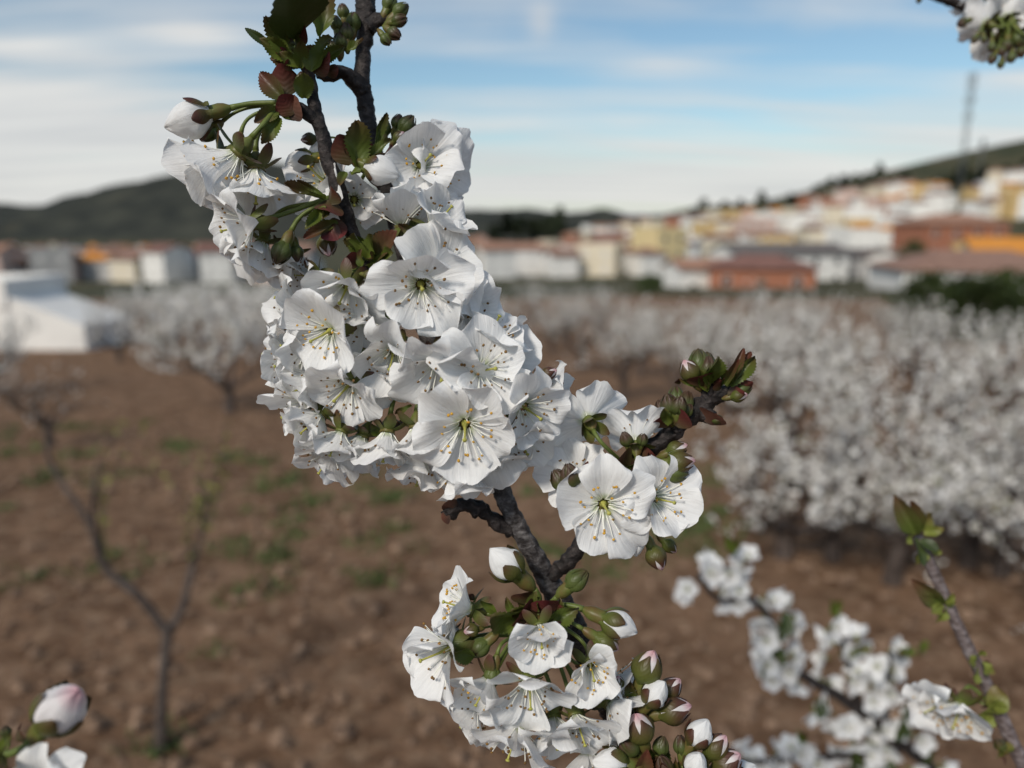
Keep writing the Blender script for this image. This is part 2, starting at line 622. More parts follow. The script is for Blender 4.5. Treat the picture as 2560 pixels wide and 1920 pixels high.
WALLS = {'white': wallmat('wall_white', (0.80, 0.78, 0.74)), 'cream': wallmat('wall_cream', (0.70, 0.62, 0.48)),
         'ochre': wallmat('wall_ochre', (0.62, 0.44, 0.20)), 'orange': wallmat('wall_orange', (0.58, 0.30, 0.14)),
         'brick': wallmat('wall_brick', (0.36, 0.15, 0.09)), 'grey': wallmat('wall_grey', (0.40, 0.39, 0.38)),
         'pink': wallmat('wall_pink', (0.60, 0.44, 0.38)), 'yellow': wallmat('wall_yellow', (0.68, 0.55, 0.30))}
ROOFS = {'terracotta': noisy('roof_terracotta', (0.26, 0.14, 0.095), (0.40, 0.23, 0.16), 1.5, rough=0.9, bump=0.5, bscale=9, bdist=0.05),
         'orange': noisy('roof_orange', (0.52, 0.20, 0.03), (0.66, 0.28, 0.05), 1.5, rough=0.85, bump=0.5, bscale=9, bdist=0.05),
         'brown': noisy('roof_brown', (0.20, 0.115, 0.085), (0.30, 0.185, 0.14), 1.5, rough=0.9, bump=0.5, bscale=9, bdist=0.05),
         'dark': noisy('roof_dark', (0.10, 0.09, 0.085), (0.16, 0.14, 0.13), 1.5, rough=0.9),
         'red': noisy('roof_dark_red', (0.15, 0.075, 0.06), (0.24, 0.125, 0.10), 1.5, rough=0.9, bump=0.5, bscale=9, bdist=0.05)}
M_pane = noisy('window_glass', (0.02, 0.025, 0.03), (0.05, 0.055, 0.06), 2, rough=0.15, spec=0.5)
M_shut = noisy('shutter', (0.10, 0.07, 0.05), (0.16, 0.11, 0.08), 3, rough=0.6)
M_frame = noisy('window_frame', (0.55, 0.53, 0.5), (0.65, 0.63, 0.6), 3, rough=0.6)
V, F = [], []
box(V, F, -.5, .5, -.06, 0, 0, 1.2)
ME_window = mesh('window', V, F, M_frame, smooth=False)
V, F = [], []
box(V, F, -.42, .42, -.075, -.02, .08, 1.12)
ME_pane = mesh('pane', V, F, M_pane, smooth=False)
V, F = [], []
box(V, F, -.5, .5, -.07, 0, 0, 2.05)
ME_door = mesh('door', V, F, M_shut, smooth=False)
V, F = [], []
box(V, F, -.35, .35, -.35, .35, -0.6, 1.0)
box(V, F, -.45, .45, -.45, .45, 1.0, 1.12)
CHIM = {}
HM = {}


def house_meshes(key):
    if key in HM: return HM[key]
    wd, dp, h, wall, roof, kind = key
    x, y = wd / 2, dp / 2
    V, F = [], []
    rise = {'gable': 0.15 * dp, 'hip': 0.17 * dp, 'flat': 0.0, 'shed': 0.30 * dp}[kind]
    b = -6.0
    if kind == 'gable':
        V = [(-x, -y, b), (x, -y, b), (x, y, b), (-x, y, b), (-x, -y, h), (x, -y, h), (x, y, h), (-x, y, h), (-x, 0, h + rise), (x, 0, h + rise)]
        F = [(0, 1, 5, 4), (2, 3, 7, 6), (1, 2, 6, 9, 5), (3, 0, 4, 8, 7), (4, 5, 9, 8), (6, 7, 8, 9)]
    elif kind == 'shed':
        V = [(-x, -y, b), (x, -y, b), (x, y, b), (-x, y, b), (-x, -y, h + rise), (x, -y, h), (x, y, h), (-x, y, h + rise)]
        F = [(0, 1, 5, 4), (1, 2, 6, 5), (2, 3, 7, 6), (3, 0, 4, 7), (4, 5, 6, 7)]
    else:
        box(V, F, -x, x, -y, y, b, h)
    mw = mesh('house_wall', V, F, WALLS[wall], smooth=False)
    V, F = [], []
    o_, th = 0.45, 0.22
    if kind == 'gable':
        s = rise / y
        for sg in (-1, 1):
            bb = len(V)
            e_ = y + o_
            for z0 in (0.03, 0.03 + th):
                V += [(-x - o_, sg * e_, h - s * o_ + z0), (x + o_, sg * e_, h - s * o_ + z0), (x + o_, sg * 0.0, h + rise + z0), (-x - o_, sg * 0.0, h + rise + z0)]
            F += [tuple(bb + i for i in q) for q in ((0, 3, 2, 1), (4, 5, 6, 7), (0, 1, 5, 4), (1, 2, 6, 5), (2, 3, 7, 6), (3, 0, 4, 7))]
    elif kind == 'hip':
        rx = max(0.4, x - y)
        V = [(-x - o_, -y - o_, h + .03), (x + o_, -y - o_, h + .03), (x + o_, y + o_, h + .03), (-x - o_, y + o_, h + .03),
             (-x - o_, -y - o_, h + .2), (x + o_, -y - o_, h + .2), (x + o_, y + o_, h + .2), (-x - o_, y + o_, h + .2), (-rx, 0, h + rise + .2), (rx, 0, h + rise + .2)]
        F = [(0, 3, 2, 1), (0, 1, 5, 4), (1, 2, 6, 5), (2, 3, 7, 6), (3, 0, 4, 7), (4, 5, 9, 8), (5, 6, 9), (6, 7, 8, 9), (7, 4, 8)]
    elif kind == 'shed':
        e_ = 0.2
        V = [(-x - e_, -y - e_, h + rise + .03), (x + e_, -y - e_, h + .03), (x + e_, y + e_, h + .03), (-x - e_, y + e_, h + rise + .03)]
        V += [(a_, b_, c_ + 0.16) for a_, b_, c_ in V]
        F = [(0, 3, 2, 1), (4, 5, 6, 7), (0, 1, 5, 4), (1, 2, 6, 5), (2, 3, 7, 6), (3, 0, 4, 7)]
    else:                                      # parapet round a flat roof
        box(V, F, -x - .05, x + .05, -y - .05, -y + .25, h + .004, h + .7)
        box(V, F, -x - .05, x + .05, y - .25, y + .05, h + .004, h + .7)
        box(V, F, -x - .05, -x + .25, -y + .25, y - .25, h + .004, h + .7)
        box(V, F, x - .25, x + .05, -y + .25, y - .25, h + .004, h + .7)
        box(V, F, -x + .25, x - .25, -y + .25, y - .25, h + .004, h + .12)
    mr = mesh('house_roof', V, F, WALLS[wall] if kind == 'flat' else ROOFS[roof], smooth=False)
    HM[key] = (mw, mr, rise)
    return HM[key]


def chimney_mesh(wall):
    if wall not in CHIM:
        V, F = [], []
        box(V, F, -.4, .4, -.4, .4, -1.6, 1.0)
        box(V, F, -.5, .5, -.5, .5, 1.0, 1.14)
        CHIM[wall] = mesh('chimney', V, F, WALLS[wall], smooth=False)
    return CHIM[wall]


def house(loc, yaw, wd, dp, h, wall, roof, kind, label, group=None, name='house', windows=True, floors=2, chimney=None, panes=False, cat='house', door=True):
    mw, mr, rise = house_meshes((wd, dp, h, wall, roof, kind))
    M = Matrix.Translation(loc) @ Matrix.Rotation(yaw, 4, 'Z')
    r = put(name, None, M)
    tag(r, label, cat, group)
    put('wall', mw, M, r)
    ro = put('roof', mr, M, r)
    if chimney is not None:
        put('chimney', chimney_mesh(chimney[1]), M @ Matrix.Translation((chimney[0] * wd / 2, dp * 0.2, h + rise * 0.9)), ro)
    if windows:
        n = max(2, int(wd / 3.2))
        fh = h / floors
        for f in range(floors):
            for i in range(n):
                xx = -wd / 2 + wd * (i + 0.5) / n
                if door and f == 0 and i == n // 2:
                    put('door', ME_door, M @ Matrix.Translation((xx, -dp / 2 - .001, 0.0)), r)
                    continue
                Mw = M @ Matrix.Translation((xx, -dp / 2 - .001, f * fh + 0.95))
                wo = put('window', ME_window, Mw, r)
                if panes: put('pane', ME_pane, Mw, wo)
    return r


def at_px(px, py, dist):
    """ground point under the ray of photo column px at distance dist (py ignored when on the ground)"""
    q = P(px, py, dist)
    return Vector((q.x, q.y, gz(q.x, q.y)))


def place(px, d):
    x = (px - 1280) / FPX * d
    return Vector((x, d, gz(x, d)))


def lift(px, py_top, d, h):
    """base point so that a height h object at depth d has its top at pixel row py_top"""
    q = P(px, py_top, d)
    return Vector((q.x, q.y, q.z - h))


def build_town():
    random.seed(11)
    # --- named near buildings
    house(lift(2430, 672, 82, 3.2), R_(-8), 18, 11, 3.2, 'white', 'brown', 'hip', 'wide white bungalow with brown tiled hip roof behind the dark bushes', panes=True, floors=1, chimney=(-0.1, 'ochre'), name='bungalow')
    house(lift(2600, 628, 104, 4.6), R_(-20), 18, 11, 4.6, 'cream', 'orange', 'gable', 'house with bright orange roof behind the brown roofed bungalow', panes=True)
    house(lift(2375, 560, 128, 6.2), R_(6), 15, 9, 6.2, 'brick', 'terracotta', 'hip', 'red brick block with brick coloured roof below the mast', panes=True, cat='building', name='brick_building')
    house(lift(1945, 632, 118, 5.5), R_(12), 19, 9, 5.5, 'white', 'dark', 'gable', 'long white building with low dark roof above the orchard', panes=True, cat='building', name='long_building')
    house(lift(1900, 668, 92, 3.0), R_(-14), 12, 8, 3.0, 'brick', 'red', 'hip', 'low house with dark red roof in front of the long white building', panes=True, floors=1)
    house(lift(1742, 668, 95, 4.0), R_(10), 6.5, 6, 4.0, 'white', 'terracotta', 'gable', 'small white house next to the low dark red roof', panes=True, floors=1)
    house(lift(1648, 578, 150, 9.0), R_(25), 7, 9, 9.0, 'yellow', 'terracotta', 'flat', 'tall yellow house at the foot of the hillside', panes=True, floors=3)
    house(lift(2250, 640, 110, 5.0), R_(30), 6, 6, 5.0, 'white', 'brown', 'gable', 'narrow white house left of the red brick block')
    house(lift(2180, 640, 122, 5.5), R_(-5), 8, 7, 5.5, 'grey', 'dark', 'gable', 'grey house with dark roof beside the long white building')
    # white warehouse beyond the orchard on the left
    b = place(-130, 20.5)
    wh = house(Vector((b.x, b.y, b.z)), R_(0), 4.95, 2.6, 1.22, 'white', 'dark', 'flat', 'plain white walled shed with lower sloping annex at the orchard edge', windows=False, cat='shed', name='shed')
    V, F = [], []
    x0, x1 = 2.475, 4.40
    V = [(x0, -1.28, -3), (x1, -1.28, -3), (x1, 1, -3), (x0, 1, -3), (x0, -1.28, 1.52), (x1, -1.28, .75), (x1, 1, .71), (x0, 1, 1.48)]
    F = [(0, 1, 5, 4), (1, 2, 6, 5), (2, 3, 7, 6), (3, 0, 4, 7), (4, 5, 6, 7)]
    put('annex', mesh('annex', V, F, WALLS['white'], smooth=False), WORLD[wh.name], wh)
    # --- hillside rows
    cols_h = ['white'] * 9 + ['cream'] * 6 + ['ochre', 'ochre', 'orange', 'brick', 'pink']
    rows = [  # (x0, y0 base, x1, y1 base, n, house width, height)
        (2060, 514, 2350, 504, 10, 9, 6.5), (1990, 535, 2380, 528, 11, 9, 6), (2420, 510, 2620, 500, 5, 9, 6.5),
        (1880, 565, 2300, 556, 11, 9, 5.5), (1690, 600, 2260, 585, 12, 10, 5.5), (1660, 640, 2230, 625, 11, 10, 5.5),
        (2420, 545, 2640, 540, 5, 10, 6), (2460, 470, 2620, 455, 3, 9, 6), (1720, 570, 1880, 560, 4, 9, 5)]
    words = {'white': 'white walled', 'cream': 'cream walled', 'ochre': 'ochre walled', 'orange': 'orange walled', 'brick': 'brick red', 'pink': 'pale pink', 'yellow': 'yellow walled', 'grey': 'grey walled'}
    for x0, y0, x1, y1, n, wd, h in rows:
        for i in range(n):
            t = (i + random.uniform(0.2, 0.8)) / n
            p, d = ground_hit(x0 + (x1 - x0) * t, y0 + (y1 - y0) * t + random.uniform(-5, 5))
            if d > 800: continue
            c = random.choice(cols_h)
            k = random.choice(['gable', 'flat', 'hip', 'flat'])
            rf = random.choice(['terracotta', 'terracotta', 'orange', 'brown', 'red'])
            lab = words[c] + (' flat roofed house' if k == 'flat' else ' house with %s tile roof' % rf) + ' on the right hillside'
            house(p, R_(random.uniform(-30, 20)), random.choice([wd - 2, wd]), 7, random.choice([h, h + 1.5]), c, rf, k, lab, 'houses on the hillside',
                  windows=d < 420, door=False, chimney=(random.choice([-.5, .5]), 'white') if random.random() < .3 and k != 'flat' else None)
    # --- valley town, left and middle
    cols_v = ['white'] * 9 + ['cream'] * 2 + ['grey', 'pink', 'pink', 'orange', 'brick', 'ochre']
    cells = []
    for px in range(-60, 780, 30):
        for d in (235, 290, 350, 420, 510, 640):
            cells.append((px + random.uniform(-14, 14), d * random.uniform(.93, 1.07)))
    for px in range(1130, 1720, 30):
        for d in (185, 225, 270, 330, 420) if px > 1420 or px < 1230 else (185, 225, 270):
            cells.append((px + random.uniform(-14, 14), d * random.uniform(.93, 1.07)))
    for px in range(-60, 760, 48):
        for d in (140, 180):
            cells.append((px + random.uniform(-20, 20), d * random.uniform(.93, 1.07)))
    for px in range(1130, 1720, 55):
        for d in (150,):
            cells.append((px + random.uniform(-20, 20), d * random.uniform(.93, 1.07)))
    for px, d in cells:
        if random.random() < 0.14: continue
        p = place(px, d)
        c = random.choice(cols_v) if d > 185 else random.choice(['white', 'cream', 'white', 'pink', 'grey'])
        k = random.choice(['gable', 'hip', 'flat', 'gable'])
        rf = random.choice(['terracotta', 'terracotta', 'brown', 'red', 'orange'] if px < 900 else ['terracotta', 'brown', 'red', 'terracotta'])
        zone = 'in the valley town below the far hill' if px < 900 else 'in the town behind the blossoming branch'
        lab = words[c] + (' flat roofed house ' if k == 'flat' else ' house with %s tile roof ' % rf) + zone
        house(p, R_(random.uniform(-35, 35)), random.choice([5, 6.5, 8]), 7, random.choice([3.2, 4.2, 5.5]), c, rf, k, lab, 'houses of the valley town', windows=d < 240, door=False)


build_town()


# ------------------------------------------------------------------ lattice masts
M_steel = noisy('mast_steel', (0.10, 0.11, 0.11), (0.18, 0.19, 0.19), 2, rough=0.5)


def mast(px, ytop, ybase, d, wdt, label):
    b = P(px, ybase, d)
    top = P(px, ytop, d)
    hgt = top.z - b.z
    b.z -= 3
    hgt += 3
    r = empty('lattice_mast', b)
    tag(r, label, 'mast')
    legs = [(math.cos(a_) * wdt / 2, math.sin(a_) * wdt / 2) for a_ in (0.3, 0.3 + 2.094, 0.3 + 4.189)]
    for lx, ly in legs:
        V, F = tube([(lx, ly, 0, .11), (lx, ly, hgt, .11)], 6)
        put('leg', mesh('mast_leg', V, F, M_steel), Matrix.Translation(b), r)
    V, F = [], []
    n = int(hgt / 1.3)
    for i in range(n):
        z0, z1 = hgt * i / n, hgt * (i + 1) / n
        for k in range(3):
            a_, c_ = legs[k], legs[(k + 1) % 3]
            tube([(*a_, z0, .05), (*c_, z1, .05)], 4, V=V, F=F)
            tube([(*a_, z1, .05), (*c_, z1, .05)], 4, V=V, F=F)
    put('bracing', mesh('mast_bracing', V, F, M_steel, smooth=False), Matrix.Translation(b), r)
    for zf, s in ((.97, 1.0), (.9, .8), (.80, 1.1), (.68, .8)):
        V, F = [], []
        for k in range(3):
            a_ = 0.9 + 2.094 * k
            cx, cy = math.cos(a_) * wdt * .9, math.sin(a_) * wdt * .9
            box(V, F, cx - .16, cx + .16, cy - .12, cy + .12, hgt * zf - s, hgt * zf + s)
        put('antenna', mesh('mast_antenna', V, F, M_steel, smooth=False), Matrix.Translation(b), r)


mast(2396, 195, 490, 250, 1.5, 'tall lattice radio mast rising above the hillside houses')
mast(2449, 352, 430, 330, 0.7, 'short thin mast on the hill crest behind the tall one')


# ------------------------------------------------------------------ trees
def leaf_cloud(V, F, c, rad, n, size, flat=0.8, rnd=random):
    for _ in range(n):
        d = Vector((rnd.gauss(0, 1), rnd.gauss(0, 1), rnd.gauss(0, 1))).normalized() * rad * rnd.random() ** 0.4
        d.z *= flat
        p = c + d
        u = Vector((rnd.gauss(0, 1), rnd.gauss(0, 1), rnd.gauss(0, 1))).normalized()
        v = u.orthogonal().normalized()
        s = size * rnd.uniform(.6, 1.3)
        b = len(V)
        V += [p - u * s, p + v * s * .6, p + u * s, p - v * s * .6]
        F.append((b, b + 1, b + 2, b + 3))


M_ever = noisy('evergreen_foliage', (0.020, 0.034, 0.012), (0.060, 0.080, 0.022), 1.2, rough=0.8, spec=0.2)
M_pine = noisy('pine_foliage', (0.012, 0.018, 0.010), (0.030, 0.040, 0.018), 0.8, rough=0.85, spec=0.2)


def green_tree_mesh(seed, wdt, hgt, cone, size, n, mat):
    rnd = random.Random(seed)
    V, F = [], []
    for i in range(n):
        t = rnd.random()
        rr = wdt * ((1 - t) * .9 + .1 if cone else math.sqrt(max(0.02, 1 - (t * 2 - 1) ** 2)))
        a_ = rnd.uniform(0, 6.283)
        q = rr * math.sqrt(rnd.random())
        c = Vector((math.cos(a_) * q, math.sin(a_) * q, hgt * (0.12 + .88 * t)))
        leaf_cloud(V, F, c, wdt * .28, 16, size, rnd=rnd)
    crown = mesh('green_crown', V, F, mat, smooth=False)
    V, F = tube(catmull([(0, 0, -1, wdt * .09), (0, 0, hgt * .4, wdt * .06), (0.05, 0, hgt * .9, wdt * .02)], 8), 7)
    return crown, mesh('green_trunk', V, F, M_trunk)


G_bush = [green_tree_mesh(s, 2.6, 4.6, False, .17, 170, M_ever) for s in (1, 2)]
G_pine = [green_tree_mesh(s + 10, 3.0, 8.0, s == 1, .45, 110, M_pine) for s in (1, 2)]


def gtree(name, loc, k, s, label, group, sz=1.0, bank=None):
    cr, tr = (bank or G_bush)[k]
    M = Matrix.Translation(loc) @ Matrix.Rotation(random.uniform(0, 6), 4, 'Z') @ Matrix.Diagonal((s, s, s * sz, 1))
    r = put(name, None, M)
    tag(r, label, 'tree', group)
    put('crown', cr, M, r)
    put('trunk', tr, M, r)


random.seed(21)
for px, yt, d, s in ((2335, 694, 22, .46), (2420, 700, 24, .46), (2520, 690, 23, .50), (2620, 705, 24, .48), (2475, 712, 21, .42)):
    gtree('evergreen_bush', lift(px, yt, d, 4.6 * s), random.randint(0, 1), s, 'dark evergreen bush in front of the brown roofed bungalow', 'dark bushes at the orchard edge')
gtree('evergreen_bush', lift(1625, 690, 75, 2.5), 0, .55, 'single dark bush below the tall yellow house', None)
gtree('evergreen_bush', lift(2285, 610, 100, 2.9), 1, .7, 'green bush at the corner of the red brick block', None)
gtree('evergreen_bush', lift(40, 770, 24, 1.3), 1, .3, 'small green bush against the white shed', None, .8)
for px, yt, d, s, k in ((1268, 528, 300, 1.3, 0), (1300, 540, 300, 1.1, 1), (1335, 545, 310, 1.2, 1), (1370, 540, 300, 1.2, 1), (1400, 520, 290, 1.3, 0), (1235, 560, 290, .9, 1)):
    gtree('pine_tree', lift(px, yt, d, 8.0 * s), k, s, 'dark tree of the grove standing between the town houses', 'dark grove in the town', bank=G_pine)
for px, yt, d, s, k in ((2200, 418, 480, 1.2, 0), (2170, 440, 480, .9, 1), (2140, 444, 480, .9, 1), (2110, 446, 480, 1, 1), (2080, 452, 480, .9, 1), (2235, 436, 480, 1, 1), (2265, 432, 480, 1.1, 1), (2060, 464, 480, .8, 1),
                        (1905, 488, 500, 1.3, 0), (1960, 500, 500, .9, 1), (1985, 505, 500, .9, 1), (2020, 496, 490, .8, 1), (1760, 505, 520, .9, 1), (2300, 430, 470, .9, 1), (2330, 425, 470, .9, 1),
                        (2455, 392, 450, 1.2, 0), (2480, 398, 450, .9, 1), (2520, 388, 450, .9, 1), (2550, 380, 450, 1, 1), (2575, 376, 450, 1, 1), (2420, 404, 455, .9, 1), (2380, 412, 460, .9, 1)):
    s *= 1.35
    gtree('pine_tree', lift(px, yt - 8, d, 8.0 * s), k, s, 'dark pine standing along the crest of the right hillside', 'pines along the hill crest', bank=G_pine)
for i in range(46):
    px, py = random.uniform(1700, 2600), random.uniform(0, 1)
    yb = 540 - (px - 1700) * .13 + py * 26
    p, d = ground_hit(px, yb)
    if d < 850: gtree('pine_tree', p, 1, random.uniform(.6, 1.0), 'dark pine growing on the slope of the right hillside', 'pines on the hill slope', bank=G_pine)
for i in range(26):
    px = random.uniform(1250, 1700) if i % 2 else random.uniform(-40, 700)
    d = random.uniform(160, 500)
    gtree('pine_tree', place(px, d), random.randint(0, 1), random.uniform(.5, .8), 'dark tree scattered among the houses of the town', 'trees among the town houses', bank=G_pine)

M_blossom = noisy('blossom_white', (0.70, 0.68, 0.64), (0.86, 0.84, 0.81), 3.0, rough=0.8, spec=0.1)
M_blossomg = noisy('young_leaf', (0.14, 0.15, 0.05), (0.22, 0.20, 0.08), 4.0, rough=0.8)


def blossom_tree(seed, dens=1.0, spread=1.0, hgt=2.1):
    """pruned cherry tree: short trunk, open vase of limbs, blossom clusters strung along the twigs"""
    rnd = random.Random(seed)
    VT, FT = [], []
    VB, FB, fm = [], [], []
    tips = []

    def limb(p, d, ln, r, lev):
        pts = [(*p, r)]
        q = p.copy()
        dd = d.copy()
        n = 5
        for i in range(n):
            dd = (dd + Vector((rnd.gauss(0, .16), rnd.gauss(0, .16), rnd.gauss(0.05, .10)))).normalized()
            q = q + dd * ln / n
            pts.append((*q, r * (1 - .62 * (i + 1) / n)))
        tube(catmull(pts, 9 if lev < 2 else 6), 7 if lev == 0 else 5 if lev == 1 else 4, V=VT, F=FT)
        if lev >= 1:
            m = int(ln * (4, 4, 15, 18)[lev] * dens + rnd.random())
            for _ in range(m):
                k = rnd.uniform(.1 if lev > 1 else .35, 1) * (len(pts) - 1)
                i = min(int(k), len(pts) - 2)
                c = Vector(pts[i][:3]).lerp(Vector(pts[i + 1][:3]), k - i)
                cluster(c)
        if lev < 3:
            for _ in range((4, 3, 2)[lev]):
                k = rnd.uniform(.3, 1) * (len(pts) - 1)
                i = min(int(k), len(pts) - 2)
                c = Vector(pts[i][:3]).lerp(Vector(pts[i + 1][:3]), k - i)
                a_ = dd.orthogonal().normalized()
                a_ = Matrix.Rotation(rnd.uniform(0, 6.28), 3, dd) @ a_
                nd_ = (dd * .7 + a_ * rnd.uniform(.5, 1.0) + Vector((0, 0, (.1, .35, .55)[lev]))).normalized()
                limb(c, nd_, ln * rnd.uniform(.55, .9), pts[i][3] * .62, lev + 1)

    def cluster(c):
        s0 = rnd.uniform(.012, .042)
        for _ in range(rnd.randint(2, 6)):
            o = Vector((rnd.gauss(0, 1), rnd.gauss(0, 1), rnd.gauss(0, 1))).normalized()
            p = c + o * s0 * rnd.uniform(.5, 1.1)
            z = (o + Vector((0, 0, -.1))).normalized()
            x = z.orthogonal().normalized()
            x = Matrix.Rotation(rnd.uniform(0, 6.28), 3, z) @ x
            y = z.cross(x)
            r = rnd.uniform(.012, .018)
            b = len(VB)
            for k in range(5):
                an = k * 1.2566
                VB.append(p + (x * math.cos(an) + y * math.sin(an)) * r + z * r * .3 * (k % 2))
            FB.append((b, b + 1, b + 2, b + 3, b + 4))
            fm.append(1 if rnd.random() < .10 else 0)

    th = hgt * rnd.uniform(.17, .24)
    tr = [(0, 0, -.15, .095), (0, 0, 0.03, .085), (rnd.uniform(-.03, .03), 0, th * .6, .07), (rnd.uniform(-.04, .04), rnd.uniform(-.04, .04), th, .072), (0, 0, th + .06, .05)]
    tube(catmull(tr, 12), 10, .12, 14, V=VT, F=FT)
    nl = rnd.randint(5, 6)
    for k in range(nl):
        an = k / nl * 6.283 + rnd.uniform(-.3, .3)
        el_ = rnd.uniform(.55, 1.15)
        d = Vector((math.cos(an) * spread, math.sin(an) * spread, el_)).normalized()
        limb(Vector((0, 0, th - .03)), d, hgt * rnd.uniform(.36, .5), .038, 0)
    return mesh('cherry_crown', VB, FB, [M_blossom, M_blossomg], smooth=False, fm=fm), mesh('cherry_trunk', VT, FT, M_trunk)


CT = [blossom_tree(s, dn, sp, hg) for s, dn, sp, hg in ((3, .55, 1.0, 2.1), (4, .72, 1.15, 2.0), (5, .5, .9, 2.2), (6, .65, 1.05, 2.1))]
CT_low = [blossom_tree(14, .75, 2.2, 1.6), blossom_tree(15, .7, 1.9, 1.7)]
CT_thin = blossom_tree(23, .42, .95, 2.3)
CT_full = blossom_tree(21, 2.2, 1.15, 2.2)
CT_sparse = blossom_tree(9, .10, .6, 2.0)


def ctree(px, py, k, s, label, group='blossoming cherry trees of the orchard', rot=None, bank=None, sx=1.0):
    p, d = ground_hit(px, py)
    p.z -= 0.02
    s *= .70 if py > 1100 else .80 if px < 1150 else .68 if py > 915 else .66
    M = Matrix.Translation(p) @ Matrix.Rotation(random.uniform(0, 6.28) if rot is None else rot, 4, 'Z') @ Matrix.Diagonal((s * sx, s * sx, s, 1))
    r = put('cherry_tree', None, M)
    tag(r, label, 'tree', group)
    put('crown', (bank or CT[k])[0], M, r)
    put('trunk', (bank or CT[k])[1], M, r)


random.seed(33)
ctree(575, 1032, 1, 1.12, 'white blossoming cherry tree with dark bare trunk on brown soil', None, rot=1.2, sx=1.05, bank=CT_full)
ctree(130, 1120, 0, .80, 'almost bare cherry tree standing on open soil before the white shed', None, bank=CT_sparse, rot=2)
ctree(-15, 985, 2, .85, 'blossoming cherry tree in front of the white shed wall', None, bank=CT_full)
back = 'blossoming cherry tree in the back rows of the orchard'
for px, py, s in ((300, 905, .95), (420, 890, 1.0), (700, 900, 1.0), (800, 915, 1.05), (900, 905, 1.0), (520, 860, 1.1), (380, 850, 1.0), (760, 846, 1.1), (980, 880, 1.1), (1080, 900, 1.1),
                  (1200, 905, 1.05), (1290, 880, 1.1), (1380, 890, 1.1), (1450, 930, 1.05), (1420, 860, 1.2), (1520, 870, 1.2), (1620, 890, 1.2), 
                  (1780, 890, 1.2), (1920, 870, 1.25), (2020, 890, 1.2), (2220, 890, 1.15), 
                  (560, 822, 1.1), (700, 818, 1.1), (460, 822, 1.0), (840, 820, 1.1), (330, 830, .95), ):
    ctree(px, py, random.randint(0, 3), s * random.uniform(.92, 1.06), back, bank=CT_full if px < 1000 and px % 3 else CT_thin if 1150 < px < 1800 and px % 4 else None)
mid = 'blossoming cherry tree in the middle rows right of the bare soil'
for px, py, s in ((1560, 1000, 1.0), (1690, 1010, 1.0), (1820, 1040, 1.05), (1950, 1010, 1.05), (2080, 1040, 1.05), (2300, 1030, 1.05), (2500, 1010, 1.0), (1780, 960, 1.1), (1600, 945, 1.1), (1960, 940, 1.1), (2300, 950, 1.1), (2600, 1000, 1.0)):
    ctree(px, py, random.randint(0, 3), s, mid)
near = 'large white blossoming cherry tree in the near row beside the thin twig'
for px, py, s, lab in ((1960, 1190, 1.1, 'cherry tree in bloom whose crown stands right of the leafy twig tip in focus'), (2270, 1230, 1.1, 'cherry tree in bloom behind the tip of the thin grey twig'), (2560, 1240, 1.1, 'cherry tree in bloom beyond the thin grey twig, its limbs dark'),
                       (2080, 1400, .95, 'low cherry tree in bloom above the arching blurred branch'), (2420, 1420, .95, 'low cherry tree in bloom crossed by the thin grey twig'), (2680, 1380, 1.0, 'cherry tree in bloom right of the thin grey twig')):
    ctree(px, py, random.randint(0, 3), s, lab, None)
for i, (px, py, s, lab) in enumerate(((1960, 1400, 1.05, 'low spreading cherry tree in bloom over bare soil beside the arching blurred branch'), (2230, 1460, 1.0, 'low spreading cherry tree in bloom just behind the arching blurred branch'), (2500, 1440, 1.05, 'low spreading cherry tree in bloom at the foot of the near row'))):
    ctree(px, py, 0, s, lab, None, bank=CT_low[i % 2])


